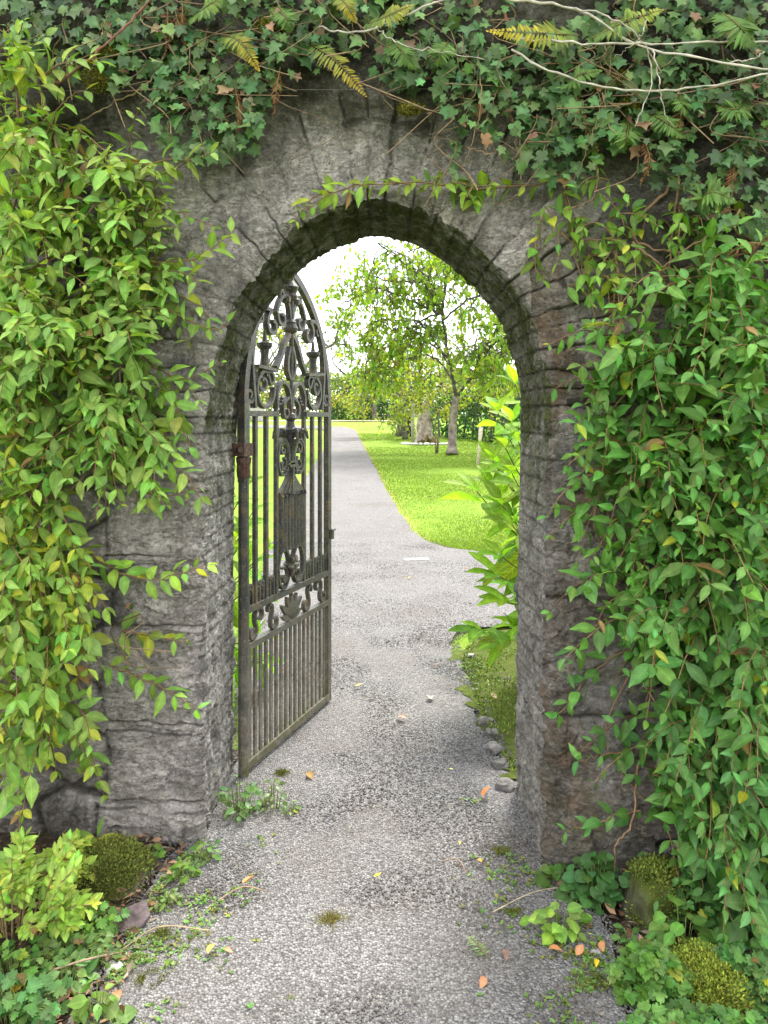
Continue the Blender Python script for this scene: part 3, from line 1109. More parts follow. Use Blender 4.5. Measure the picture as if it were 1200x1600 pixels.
def cscroll(s, m):
    mb = MB()
    a = np.linspace(R(-100), R(235), 34)
    ribbon(mb, m(np.stack([.086 + .056 * np.cos(a), 1.37 + .085 * np.sin(a)], -1)), .008, .016)
    ribbon(mb, m(spiral(.085, 1.405, .042, .008, 200, -200, 24)), .007, .014)
    ribbon(mb, m(spiral(.088, 1.335, .036, .008, 120, 460, 20)), .006, .012)
    for q_ in ((.06, 1.29), (.12, 1.31), (.13, 1.42), (.05, 1.30)):
        lathe(mb, float(m(np.array(q_))[0]), [(.001, q_[1] - .012), (.012, q_[1] - .004), (.010, q_[1] + .008), (.001, q_[1] + .014)], 8)
    mb.build('oval_scroll', M['iron'], gate, False)
both(cscroll)
def f(mb):   # vase and flower over the sheath
    lathe(mb, CU, [(.016, 1.345), (.020, 1.38), (.030, 1.42), (.044, 1.455), (.030, 1.462), (.026, 1.475), (.034, 1.50), (.024, 1.51), (.018, 1.54), (.030, 1.555), (.024, 1.575), (.010, 1.585)])
    for a in np.linspace(0, 360, 7)[:-1]:
        pts = []
        c = gp(np.array([CU, 1.46]))
        for q_ in np.linspace(0, 1, 7):
            r_ = .03 + .055 * q_ ** .8
            pts.append(c + np.array([r_ * math.cos(R(a)), r_ * math.sin(R(a)), .085 * q_ - .09 * q_ ** 4]))
        mb.tube(pts, [.006, .012, .014, .014, .012, .009, .005], 6)
iron(f, 'vase')
# ogee hood over the panel, lyre inside it
def hood(s, m):
    mb = MB()
    p = spline([(GW / 6, 1.60), (GW / 6 * .98, 1.67), (.10, 1.725), (.045, 1.71), (.015, 1.66), (.004, 1.60)], 24)
    ribbon(mb, m(p), .0085, .016)
    ribbon(mb, m(spline([(.012, 1.66), (.05, 1.645), (.085, 1.61), (.07, 1.56), (.035, 1.57), (.04, 1.60)], 20)), .008, .014)
    for q_ in ((.105, 1.635), (.12, 1.62), (.095, 1.65)):
        lathe(mb, float(m(np.array(q_))[0]), [(.001, q_[1] - .014), (.014, q_[1]), (.001, q_[1] + .014)], 7)
    mb.build('hood_scroll', M['iron'], gate, False)
both(hood)
# shelf brackets with candle finials
def shelf(s, m):
    mb = MB()
    ribbon(mb, m(np.array([(.17, 1.775), (.26, 1.78), (.355, 1.785)])), .008, .030)
    mb.build('shelf', M['iron'], gate, False)
    mb = MB()
    u = float(m(np.array((.262, 0)))[0])
    lathe(mb, u, [(.026, 1.787), (.022, 1.80), (.019, 1.84), (.022, 1.865), (.036, 1.88), (.038, 1.895), (.014, 1.90), (.010, 1.91), (.007, 1.94), (.001, 1.97)])
    mb.build('finial', M['iron'], gate, False)
    mb = MB()
    ribbon(mb, m(spiral(.262, 1.685, .082, .080, 75, -190, 34)), .008, .016)
    ribbon(mb, m(spiral(.285, 1.715, .060, .012, 170, -330, 34)), .007, .015)
    ribbon(mb, m(spiral(.215, 1.73, .045, .010, 20, 330, 24)), .007, .015)
    mb.build('scroll', M['iron'], gate, False)
    mb = MB()
    ribbon(mb, m(np.vstack([spline([(.36, 1.60), (.375, 1.70), (.385, 1.82), (.355, 1.95), (.285, 2.045), (.21, 2.05)], 26), spiral(.195, 1.985, .062, .014, 75, -280, 24)])), .010, .017)
    ribbon(mb, m(spiral(.41, 1.655, .036, .008, 200, 620, 24)), .007, .015)
    mb.build('inner_arch_scroll', M['iron'], gate, False)
    mb = MB()
    ribbon(mb, m(np.vstack([spline([(.008, 1.98), (.03, 1.95), (.07, 1.91), (.115, 1.84), (.16, 1.79)], 14)])), .013, .016)
    ribbon(mb, m(np.vstack([spline([(.01, 1.74), (.04, 1.79), (.035, 1.85), (.012, 1.90)], 12)])), .009, .015)
    ribbon(mb, m(np.vstack([spline([(.012, 2.03), (.03, 2.10), (.075, 2.135), (.12, 2.11), (.155, 2.05)], 16), spiral(.10, 2.03, .045, .010, 10, -300, 20)])), .009, .016)
    ribbon(mb, m(spline([(.02, 2.18), (.06, 2.12), (.10, 2.16), (.12, 2.11)], 14)), .005, .010)
    mb.build('leaf_scroll', M['iron'], gate, False)
    mb = MB()
    ribbon(mb, m(spiral(.405, 1.815, .030, .008, 90, 420, 18)), .007, .014)
    mb.build('curl', M['iron'], gate, False)
    mb = MB()
    ribbon(mb, m(spiral(.31, 2.0, .028, .008, 0, 380, 18)), .007, .014)
    mb.build('curl', M['iron'], gate, False)
both(shelf)
def f(mb):
    mb.tube(gp(np.array([(CU, 1.58), (CU, 1.75), (CU, 1.95), (CU, 2.2)]), .004), [.010, .009, .013, .015], 8)
    lathe(mb, CU, [(.012, 1.96), (.034, 1.975), (.038, 1.99), (.028, 2.01), (.03, 2.02), (.014, 2.04)])
    lathe(mb, CU, [(.014, 2.12), (.030, 2.13), (.036, 2.145), (.03, 2.16), (.042, 2.19), (.02, 2.22), (.008, 2.26)])
    for s in (-1, 1):
        lathe(mb, CU + s * .05, [(.001, 2.10), (.024, 2.11), (.026, 2.135), (.012, 2.15), (.001, 2.155)], 9)
iron(f, 'centre_stem')
mb = MB()
mb.box(gp(np.array([-.008, 1.42]), .0), (.075, .058, .055), None, np.array([[GA[0], GA[1], 0], [GN[0], GN[1], 0], [0, 0, 1]]))
lathe(mb, -.028, [(.001, 1.42), (.012, 1.421), (.012, 1.424), (.001, 1.43)])
mb.tube(gp(np.array([(-.025, 1.42), (-.025, 1.42)])) + np.array([(.0, -.02, 0), (.01, -.048, 0)]), .012, 10)
hb = mb.build('hinge_clamp', M['rust'], gate, False)
mb = MB()
lathe(mb, 0, [(.0285, 1.30), (.030, 1.31), (.029, 1.355), (.032, 1.365), (.034, 1.385), (.027, 1.39)], 14)
mb.build('hinge_collar', M['rust'], gate, False)
mb = MB()
mb.box(gp(np.array([GW - .002, .93]), .026), (.03, .014, .05), None, np.array([[GA[0], GA[1], 0], [GN[0], GN[1], 0], [0, 0, 1]]))
mb.tube(gp(np.array([(GW - .028, .955), (GW, .955), (GW + .022, .955)]), .034), .007, 8)
mb.build('latch', M['iron'], gate, False)

# ------------------------------------------------------------------ climbing plants
def inpoly(p, poly):
    x, y = p
    c = False
    n = len(poly)
    for i in range(n):
        x1, y1 = poly[i]
        x2, y2 = poly[(i + 1) % n]
        if (y1 > y) != (y2 > y) and x < (x2 - x1) * (y - y1) / (y2 - y1) + x1:
            c = not c
    return c


def sample(poly, n):
    a = np.array(poly, dtype=float)
    lo, hi = a.min(0), a.max(0)
    out = []
    while len(out) < n:
        p = lo + (hi - lo) * rng.random(2)
        if inpoly(p, poly):
            out.append(p)
    return out


def clumped(poly, n):
    out = []
    while len(out) < n:
        a = sample(poly, 1)[0]
        if vnoise(np.array([[a[0] / 62, a[1] / 80, 3.3]]), 7)[0] + rng.normal(0, .25) > -.12:
            out.append(a)
    return out


def pairs(lv, line, step, L, base, yel=0.0, droop=.30, slim=.42, grow=True, var=.18, up=.8):
    """opposite leaf pairs along a stem"""
    seg = np.hypot.reduce(np.diff(line, axis=0), axis=1) if False else np.linalg.norm(np.diff(line, axis=0), axis=1)
    cum = np.concatenate([[0], np.cumsum(seg)])
    n = max(2, int(cum[-1] / step))
    stemtone = rng.normal(1, .10)
    yl = yel * rng.choice([.2, .5, 2.2])
    for k in range(n + 1):
        s = cum[-1] * k / n
        p = np.array([np.interp(s, cum, line[:, i]) for i in range(3)])
        q = np.array([np.interp(min(s + .03, cum[-1]), cum, line[:, i]) for i in range(3)])
        o = np.array([np.interp(max(s - .03, 0), cum, line[:, i]) for i in range(3)])
        T = unit(q - o)
        side = unit(np.cross(T, np.array([0, -1, .25]) + rng.normal(0, .3, 3)))
        if k % 2:
            side = unit(side * .45 + np.array([0, -.8, .2]) + rng.normal(0, .25, 3))
        size = L * rng.uniform(.5, 1.25)
        if grow and k > n - 2:
            size *= .62
        for sg in (-1, 1):
            if rng.random() < .07:
                continue
            D = unit(T * rng.uniform(.35, .8) + side * sg * .85 + np.array([0, -.12, -droop]) + rng.normal(0, .16, 3))
            N = np.array([0, -.55, up]) + rng.normal(0, .35, 3)
            lv.add(p, D, N, size, size * slim * rng.uniform(.85, 1.2), rng.uniform(.1, .9), rng.uniform(.1, .5), rgbvar(np.array(base) * stemtone, var, yl))


def hang(p, d0, length, n=9, grav=.9):
    """a shoot that leaves the wall and hangs down"""
    P = [np.array(p, dtype=float)]
    d = unit(d0)
    st = length / n
    for k in range(n):
        d = unit(d + np.array([0, 0, -grav * 1.6 / n * (1 + k / n)]) + rng.normal(0, .09, 3))
        P.append(P[-1] + d * st)
    return np.array(P)


def vine(name, label, poly, nshoot, base, yel, thick, L=.092, loc=(0, 2.6, 0), paths=(), lens=(.16, .42), slim=.39, stems=40, group='climbing vines on the wall', extra_stems=(), outx=0.0, var=.2, grav=.9, droop=.3):
    root = thing(name, label, 'vine', loc, group)
    lv = Leaves(LANCE).mixed(OVAL, .4)
    st = MB()
    sc = np.array([.20, .12, .055])
    for a in clumped(poly, nshoot):
        th = thick(a[0], a[1]) if callable(thick) else thick
        off = th * rng.uniform(.12, 1.0) ** .7
        p = wpx(a[0], a[1], off)
        d0 = np.array([rng.normal(outx, .5), -rng.uniform(.2, .9), rng.uniform(-.5, .6)])
        line = hang(p, d0, rng.uniform(*lens), 9, grav * rng.uniform(.5, 1.2))
        st.tube(line, np.linspace(.0028, .0012, len(line)), 5, sc * rng.uniform(.6, 1.3), False)
        pairs(lv, line, .050, L, base, yel, droop=droop, slim=slim, var=var)
    for P in paths:
        off = P[0]
        pts = [wpx(x, y, off + .02 * k) for k, (x, y) in enumerate(P[1])]
        line = spline(pts, 16) + rng.normal(0, .003, (16, 3))
        st.tube(line, np.linspace(.0035, .0014, 16), 5, sc, False)
        pairs(lv, line, .045, L * .92, base, yel * .5, droop=.2, slim=slim, var=var)
    for k in range(stems):
        a = sample(poly, 1)[0]
        b = (a[0] + rng.normal(0, 60), a[1] + rng.uniform(120, 380))
        if not inpoly(b, poly):
            continue
        mid = ((a[0] + b[0]) / 2 + rng.normal(0, 30), (a[1] + b[1]) / 2)
        th = thick(a[0], a[1]) if callable(thick) else thick
        line = spline([wpx(*a, th * .5), wpx(*mid, th * .7), wpx(*b, th * .45)], 12)
        st.tube(line, rng.uniform(.002, .007), 5, np.array([.20, .13, .08]) * rng.uniform(.6, 1.3), False)
    for off, P, r_ in extra_stems:
        line = spline([wpx(x, y, off) for x, y in P], 20) + rng.normal(0, .003, (20, 3))
        st.tube(line, np.linspace(r_, r_ * .6, 20), 6, np.array([.24, .15, .085]) * rng.uniform(.8, 1.2), False)
    lv.build('foliage', M['leaf'], root)
    st.build('stem', M['stem'], root)
    return root


YG = (.215, .335, .070)
MG = (.13, .245, .036)
DG = (.105, .235, .048)
thL = lambda x, y: .10 + .25 * max(0, (230 - x) / 230)
vine('climbing_vine', 'pale yellow-green vine spilling over the upper left of the wall beside the arch ring',
     [(0, 60), (60, 110), (100, 190), (170, 230), (230, 290), (250, 350), (245, 430), (225, 500), (0, 520)], 200, YG, .04, thL, outx=.35, grav=.55, droop=.08, lens=(.14, .34),
     paths=[(.12, [(180, 275), (250, 272), (330, 238)]), (.12, [(225, 410), (300, 405), (362, 365)]), (.18, [(0, 125), (90, 110), (140, 85)]), (.2, [(30, 220), (35, 110), (10, 40)]),
            (.14, [(120, 200), (190, 250), (270, 250), (330, 240)]), (.10, [(200, 330), (270, 330), (335, 355)]), (.2, [(60, 240), (90, 170), (130, 140)])])
vine('climbing_vine', 'green vine bough hanging across the left pier with tips reaching the gate stile',
     [(0, 470), (230, 470), (275, 540), (265, 600), (250, 670), (205, 720), (150, 700), (110, 620), (0, 620)], 125, (.19, .315, .065), .03, thL, outx=.15, grav=.7, droop=.2,
     paths=[(.10, [(250, 480), (330, 515), (355, 508)]), (.10, [(200, 540), (280, 592), (345, 566)]), (.10, [(180, 720), (240, 775), (312, 762)]), (.10, [(240, 600), (280, 640), (300, 700)]),
            (.12, [(170, 600), (210, 700), (215, 790)]), (.12, [(130, 600), (160, 690), (165, 760)])])
vine('climbing_vine', 'bushy mid-green vine low on the left edge, with a bright yellow-leaved strand',
     [(0, 620), (100, 640), (90, 800), (120, 860), (150, 900), (135, 980), (150, 1050), (100, 1100), (85, 1150), (50, 1180), (0, 1190)], 165, (.185, .31, .055), .22, thL,
     paths=[(.10, [(130, 860), (220, 905), (322, 885)]), (.08, [(190, 985), (290, 1003)]), (.08, [(170, 1040), (240, 1068), (308, 1108)]), (.12, [(60, 800), (50, 930), (80, 1040)]), (.12, [(110, 1000), (130, 1120), (120, 1200)])])
thR = lambda x, y: .10 + .20 * max(0, (x - 960) / 240)
vine('climbing_vine', 'dense dark green vine cloaking the wall right of the arch',
     [(915, 560), (990, 470), (1060, 400), (1200, 370), (1200, 1000), (1000, 1000), (975, 900), (970, 780), (935, 690)], 330, DG, .02, thR, L=.088, grav=.6, droop=.05,
     paths=[(.08, [(960, 600), (910, 590), (868, 605)]), (.08, [(970, 680), (910, 690), (890, 730)]), (.10, [(990, 860), (940, 850), (915, 890)]), (.10, [(1020, 560), (960, 570), (930, 640)]),
            (.16, [(1120, 470), (1060, 520), (1040, 590)]), (.16, [(1180, 520), (1140, 600), (1150, 680)])], lens=(.14, .40), var=.22)
vine('climbing_vine', 'trailing vine at lower right whose sprays hang in front of the stained jamb',
     [(985, 960), (1200, 960), (1200, 1380), (1100, 1380), (1060, 1340), (1020, 1240), (1000, 1150), (970, 1080)], 225, (.095, .22, .052), .02, thR, L=.088, grav=.6, droop=.05,
     paths=[(.08, [(990, 1010), (930, 1045), (872, 1115)]), (.08, [(1000, 1265), (930, 1285), (884, 1300)]), (.10, [(990, 1170), (940, 1180), (905, 1190)]), (.14, [(1010, 1330), (1000, 1380), (985, 1400)]),
            (.08, [(960, 960), (930, 980), (885, 1050)])], lens=(.14, .38), var=.22,
     extra_stems=[(.12, [(1000, 1180), (985, 1290), (960, 1330), (962, 1470)], .004), (.2, [(1100, 1150), (1150, 1250), (1200, 1330)], .005), (.22, [(1180, 1130), (1130, 1250), (1120, 1320)], .004)])
vine('climbing_vine', 'sparse vine with bare tan stems climbing above the right haunch of the arch',
     [(835, 300), (880, 250), (960, 260), (1080, 320), (1180, 330), (1180, 400), (1000, 400), (960, 470), (930, 510), (880, 440), (845, 390)], 38, MG, .08, .12, L=.075, stems=6, lens=(.10, .24),
     extra_stems=[(.06, [(765, 70), (800, 190), (880, 290), (900, 400), (930, 480)], .004), (.10, [(1050, 290), (990, 350), (1010, 385), (1100, 400)], .0062), (.10, [(1110, 290), (1090, 350)], .0065), (.12, [(1130, 290), (1150, 360), (1200, 380)], .006),
                  (.12, [(990, 380), (1060, 420), (1200, 370)], .005), (.08, [(960, 380), (970, 480), (960, 560)], .006), (.10, [(1060, 270), (1045, 420), (1030, 440)], .004), (.1, [(930, 170), (930, 300), (880, 330)], .003),
                  (.14, [(1200, 440), (1100, 430), (960, 480)], .004), (.14, [(1160, 330), (1060, 400), (1000, 450)], .004)],
     paths=[(.06, [(880, 300), (900, 380), (925, 470)]), (.06, [(850, 330), (835, 400), (850, 440)])])
# the trailing runner over the crown of the arch
vine('climbing_vine', 'single runner of small bright leaves trained along a wire over the arch crown',
     [(560, 285), (800, 280), (800, 300), (560, 300)], 7, (.19, .30, .036), .10, .05, L=.075, stems=0, lens=(.05, .12),
     paths=[(.05, [(860, 285), (760, 295), (640, 285), (540, 295), (470, 330)]), (.06, [(600, 285), (660, 290), (740, 285)]), (.06, [(520, 300), (490, 310), (462, 345)])])

# ------------------------------------------------------------------ ivy on the crest
def ivy(label, poly, n, base, size=(.022, .058), off=(.05, .2)):
    root = thing('ivy', label, 'ivy', tuple(wpx(*np.mean(poly, 0))), 'ivy plants on the wall crest')
    lv = Leaves(IVY)
    st = MB()
    for k in range(max(4, n // 30)):
        a = sample(poly, 1)[0]
        pts = [wpx(a[0] + rng.normal(0, 22) * j, a[1] + rng.uniform(15, 42) * j, rng.uniform(.10, .22)) for j in range(4)]
        if a[1] > np.mean(poly, 0)[1] + 20:
            continue
        st.tube(spline(pts, 12), rng.uniform(.0012, .0025), 5, np.array([.22, .15, .09]) * rng.uniform(.6, 1.5), False)
    for a in sample(poly, n):
        if rng.random() > .55 + .45 * vnoise(np.array([[a[0] / 55, a[1] / 55, 0]]), 5)[0] * 1.3 + .15:
            continue
        p = wpx(a[0], a[1], rng.uniform(*off))
        D = np.array([rng.normal(0, .7), -.35 + rng.normal(0, .3), -.8 + rng.normal(0, .5)])
        N = np.array([rng.normal(0, .5), -.9, rng.uniform(-.1, 1.1)])
        L = rng.uniform(*size)
        c = rgbvar(base, .25, 0)
        if rng.random() < .3:
            c = rgbvar(np.array(base) * 1.3 + np.array([.03, .045, .015]), .2)
        if rng.random() < .04:
            c = rgbvar((.24, .15, .08), .25)
        lv.add(p, D, N, L, L * .85, rng.uniform(.1, .7), rng.uniform(-.15, .35), c)
    lv.build('foliage', M['ivy'], root)
    st.build('stem', M['stem'], root)


IV = (.078, .145, .050)
ivy('pale and variegated ivy at the top left corner of the wall', [(0, -60), (260, -60), (230, 60), (120, 120), (40, 90), (0, 60)], 330, (.10, .15, .070))
ivy('blue-green ivy curtain hanging left of the arch crown', [(150, -40), (420, -40), (440, 60), (415, 190), (390, 235), (300, 255), (255, 225), (235, 160), (160, 130)], 900, IV)
ivy('short ivy fringe above the middle of the arch', [(420, -60), (800, -60), (790, 110), (700, 140), (620, 130), (560, 100), (470, 125), (425, 90)], 760, IV)
ivy('thick ivy curtain between the bare branches above the right haunch', [(650, 40), (960, 20), (960, 230), (900, 290), (830, 270), (760, 225), (700, 190)], 820, IV)
ivy('dark ivy and creeper mass at the top right corner of the wall', [(930, -60), (1210, -60), (1210, 400), (1110, 350), (1030, 290), (960, 220), (930, 120)], 1100, (.066, .125, .044))
ivy('tiny ivy sprigs clinging to the stones left of the gate', [(195, 940), (235, 930), (220, 980), (200, 1000)], 26, (.06, .12, .05), (.018, .028), (.045, .06))
ivy('thin ivy strand on the bare stone over the arch', [(690, 190), (740, 200), (720, 290), (690, 280)], 40, IV, (.025, .042), (.04, .07))


# ------------------------------------------------------------------ ferns
def frond(root, line, W, base, tip, n=27, curl=0.0, mat='fern', name='frond', nrm=(0, -1, .3), pw=.55):
    lv = Leaves(LANCE)
    line = spline(line, n + 3)
    mb = MB()
    mb.tube(line, np.linspace(.0022, .0008, len(line)), 5, np.array([.16, .13, .04]), False)
    T = unit(np.gradient(line, axis=0))
    for k in range(2, n + 3):
        s = (k - 2) / n
        w = W * (np.sin(math.pi * min(1, (.12 + .88 * s) ** .75)) * .92 + .08)
        side = unit(np.cross(T[k], np.array(nrm, dtype=float)))
        c = np.array(base) * (1 - s) + np.array(tip) * s
        for sg in (-1, 1):
            D = unit(side * sg + T[k] * .38 + np.array([0, 0, -curl - .15]) + rng.normal(0, .13 + curl * .4, 3))
            lv.add(line[k], D, np.array(nrm) + rng.normal(0, .15 + curl, 3), w * rng.uniform(.85, 1.1), W * pw * .34, rng.uniform(.0, .8) + curl * 2.2, .15, rgbvar(c, .1, 0, .05))
    r = mb.build('midrib', M['stem'], root)
    lv.build(name, M[mat], root)


GF, YF_ = (.11, .20, .04), (.42, .30, .03)
FERNS = [  # base px, mid px, tip px, width, off, label, tip colour
    ((345, 55), (375, 65), (405, 110), .048, .18, 'small fern frond yellowing at its tip above the ivy curtain', YF_),
    ((478, 65), (525, 95), (572, 150), .052, .18, 'long fern frond with golden tip hanging over the left of the arch crown', YF_),
    ((525, -10), (540, 5), (556, 35), .040, .2, 'short golden fern tip at the top edge of the wall left of the bare branch', YF_),
    ((570, 40), (605, 25), (645, 8), .050, .22, 'fern frond leaning out at the top edge just right of the short golden one', (.33, .29, .04)),
    ((905, 55), (850, 52), (762, 48), .060, .24, 'bright yellow fern frond lying level under the bare branches', (.50, .38, .02)),
    ((925, 60), (975, 35), (1035, 15), .060, .24, 'yellow-green fern frond lying level across the pale branch', (.26, .30, .04)),
    ((700, 65), (690, 80), (680, 100), .050, .2, 'stubby pale green fern over the right of the arch crown', GF),
    ((1130, 20), (1155, 40), (1180, 70), .075, .24, 'broad light green fern at the top right corner', GF),
    ((985, 185), (980, 210), (975, 235), .050, .16, 'small lobed fern in the gap right of the dead fronds', GF),
    ((1060, 145), (1065, 160), (1075, 175), .045, .16, 'tiny fern beneath the ends of the bare branches', GF),
    ((1170, 150), (1150, 170), (1120, 165), .055, .16, 'fern at the right edge level with the dead fronds', GF),
    ((1085, 330), (1110, 300), (1150, 315), .060, .18, 'leafy fern frond above the bare stems at the right edge', GF),
    ((880, 150), (900, 120), (940, 110), .045, .2, 'small fern frond tucked under the level yellow-green one', GF),
    ((300, 30), (320, 12), (350, -8), .055, .2, 'fern frond at the top edge right of the dead trio', (.2, .27, .05)),
    ((610, 60), (628, 80), (650, 108), .045, .18, 'little hanging fern frond just left of the stubby pale one', GF),
    ((425, 10), (445, 25), (455, 50), .045, .18, 'short fern in the ivy right of the tip-yellowed small frond', GF),
    ((1000, 170), (1040, 190), (1070, 215), .050, .16, 'drooping fern between the rust brown fronds and the tiny fern', GF),
]
for b, m, tp, w, off, lab, tc in FERNS:
    if not w:
        continue
    P = [wpx(*b, off - .06), wpx(*m, off + .05), wpx(*tp, off + .02)]
    r = thing('fern', lab, 'fern', tuple(P[0]), 'ferns growing on the wall crest')
    frond(r, P, w, GF, tc)
DEAD = [
    ((262, 5), (262, 45), (258, 85), 'dead brown fern frond at the top left, leftmost of the hanging trio'),
    ((270, 5), (280, 40), (292, 78), 'dead brown fern frond at the top left, middle of the hanging trio'),
    ((285, 5), (286, 25), (288, 50), 'dead brown fern frond at the top left, shortest of the hanging trio'),
    ((366, 130), (374, 175), (370, 210), 'dead brown fern frond hanging from the blue-green ivy curtain'),
    ((438, 105), (432, 140), (427, 185), 'thin pinkish dead frond beside the golden-tipped fern'),
    ((895, 135), (910, 180), (935, 235), 'curled rust brown frond hanging right of the arch, nearest the arch'),
    ((1005, 215), (1015, 250), (1000, 290), 'curled rust brown frond right of the arch, second from it'),
    ((1065, 165), (1062, 200), (1055, 232), 'withered frond tuft under the small fern at right'),
    ((1150, 240), (1145, 280), (1140, 330), 'dead frond hanging among the bare stems at right'),
    ((1200, 375), (1150, 390), (1085, 415), 'dead frond lying level over the top of the right vine'),
    ((960, 430), (958, 520), (950, 590), 'long dead frond strand running down into the right vine'),
]
for a, b, c, lab in DEAD:
    P = [wpx(*a, .16), wpx(*b, .19), wpx(*c, .16)]
    r = thing('dead_fern', lab, 'dead fern', tuple(P[0]), 'dead fern fronds hanging from the wall')
    frond(r, P, .036, (.19, .085, .045), (.22, .11, .06), n=17, curl=.55, mat='dead', pw=.5)


def branch(label, items, col, loc, cat='branch', name='bare_branch', group='bare branches over the wall crest'):
    mb = MB()
    for off, P, r0, r1 in items:
        line = spline([wpx(x, y, off + .03 * math.sin(k * 1.7)) for k, (x, y) in enumerate(P)], 26) + rng.normal(0, .0028, (26, 3))
        mb.tube(line, np.linspace(r0, r1, 26) * .85 * rng.uniform(.75, 1.25, 26), 7, np.array(col) * rng.uniform(.85, 1.15))
    o = mb.build(name, M['wood'], None)
    return tag(o, label, cat, group)


PALE = (.42, .38, .32)
branch('long pale bare branch sweeping down from the top centre to the right edge', [(.30, [(640, -10), (800, 0), (900, 15), (1000, 70), (1100, 92), (1260, 118)], .0055, .0035), (.3, [(1020, 78), (1030, 130), (1040, 180), (1055, 200)], .003, .001),
       (.3, [(900, 15), (960, 30), (1010, 75), (1015, 140), (990, 200)], .003, .0015), (.3, [(1140, 98), (1180, 90), (1195, 80)], .003, .001)], PALE, None)
branch('straight pale branch lying level under the fern fronds', [(.26, [(800, 60), (930, 68), (1060, 68), (1230, 62)], .0042, .003), (.28, [(1010, 30), (1000, 60), (960, 90)], .0025, .001)], PALE, None)
branch('pale branch bowed below the others from the ivy to the right edge', [(.26, [(800, 78), (870, 115), (960, 138), (1040, 143), (1120, 132), (1240, 108)], .0042, .003)], PALE, None)
branch('whitish branch tip rising out of the top centre over the arch', [(.25, [(498, 42), (550, 52), (620, 30), (700, -5)], .0035, .0045), (.25, [(585, 40), (630, 70), (755, 93)], .002, .0015)], PALE, None)
branch('reddish bramble cane slanting up from the left vine to the top edge', [(.2, [(80, 138), (150, 85), (215, 20), (250, -20)], .006, .004)], (.26, .12, .09), None)
branch('thin crooked brown stem curving over bare stone at upper left', [(.10, [(260, 85), (225, 135), (170, 165), (125, 190)], .005, .003), (.08, [(235, 105), (190, 130), (135, 145)], .003, .002)], (.28, .21, .13), None)
branch('short curled twig on bare stone left of the blue-green ivy curtain', [(.09, [(250, 155), (228, 158), (213, 166)], .002, .001)], (.28, .21, .13), None)
for lab, it, cc_ in (
    ('thin tan twig hanging from the ivy fringe just right of the arch crown', (.16, [(745, 75), (752, 150), (735, 230), (720, 270)], .002, .0015), 0),
    ('long thin tan twig slanting from the ivy down to the runner over the arch', (.16, [(870, 160), (840, 260), (800, 310), (770, 320)], .002, .0015), 0),
    ('long thin tan twig crossing from the level branch to the rust brown frond', (.18, [(960, 70), (935, 180), (890, 300)], .002, .001), 0),
    ('short bowed tan twig amid the ivy curtain right of the arch crown', (.14, [(780, 130), (760, 200), (790, 260)], .002, .001), 0),
    ('thin tan twig lying level in the ivy above the right haunch', (.14, [(830, 180), (900, 200), (975, 195)], .0018, .001), 0),
    ('thicker tan twig looping over bare stone under the right ivy curtain', (.12, [(730, 230), (770, 240), (800, 215)], .003, .0015), 0),
    ('thin brown twig curving through the ivy towards the dead frond at left', (.16, [(300, 65), (330, 80), (360, 130), (375, 165)], .002, .0015), 1),
    ('fine hooked brown twig in the ivy curtain left of the arch crown', (.14, [(305, 80), (310, 120), (325, 125)], .0015, .001), 1),
    ('tiny brown twig above the thin pinkish dead frond', (.15, [(450, 45), (452, 60), (455, 75)], .0015, .001), 1),
    ('short brown twig right of the dead frond in the blue-green ivy', (.15, [(385, 95), (378, 110), (375, 125)], .002, .001), 1),
    ('upright brown twig rising through the left vine tips to the ivy', (.14, [(262, 190), (265, 220), (266, 250)], .002, .001), 1)):
    branch(lab, [it], (.24, .15, .09) if cc_ else (.25, .16, .10), None)

# wires strained along the wall
for lab, a, b, off in (('thin wire strained level over the arch crown', (150, 275), (1100, 290), .06), ('thin wire strained level high on the ivy above the arch', (60, 142), (1250, 132), .10), ('thin wire strained behind the right vine halfway up', (1000, 898), (1250, 900), .10)):
    mb = MB()
    mb.tube(spline([wpx(*a, off), wpx((a[0] + b[0]) / 2, (a[1] + b[1]) / 2 + 2, off), wpx(*b, off)], 12), .0009, 5, np.array([.2, .19, .18]))
    tag(mb.build('wire', M['wood']), lab, 'wire', 'training wires on the wall')


# moss cushions growing on the wall crest
def moss_cushion(V0, r, n, base, hgt=.02):
    """short moss strands on given points"""
    lv = Leaves(SIMPLE)
    for p, nn in V0:
        D = unit(np.array(nn) + rng.normal(0, .5, 3))
        L = hgt * rng.uniform(.5, 1.2)
        lv.add(p, D, rng.normal(0, 1, 3), L, L * .45, rng.uniform(-.5, .8), 0, rgbvar(base, .25, 0, .1))
    return lv


MOSSW = [((175, 85), 34, 14, 'golden moss cushion in the ivy at upper left'), ((160, 120), 30, 26, 'brown-green moss cushion lower at upper left'), ((690, 0), 0, 0, ''),
         ((960, 130), 34, 24, 'moss cushion on the crest beneath the bowed branch'), ((985, 165), 20, 22, 'yellow-green moss pad hanging right of the bowed branch'), ((425, 40), 26, 14, 'moss tuft on the crest left of the golden-tipped fern'), ((640, 170), 20, 10, 'dull moss pad on bare stone above the arch')]
for c, rx_, ry_, lab in MOSSW:
    if not rx_:
        continue
    pts = []
    for k in range(1300):
        a, q_ = rng.uniform(0, 6.28), rng.random() ** .5
        x, y = c[0] + rx_ * q_ * math.cos(a), c[1] + ry_ * q_ * math.sin(a)
        pts.append((wpx(x, y, .085 + .06 * (1 - q_ * q_)), (rng.normal(0, .5), -.8, rng.normal(-.2, .5))))
    lv = moss_cushion(pts, 0, 0, (.17, .16, .035), .013)
    tag(lv.build('moss_cushion', M['moss']), lab, 'moss', 'moss cushions on the wall crest')


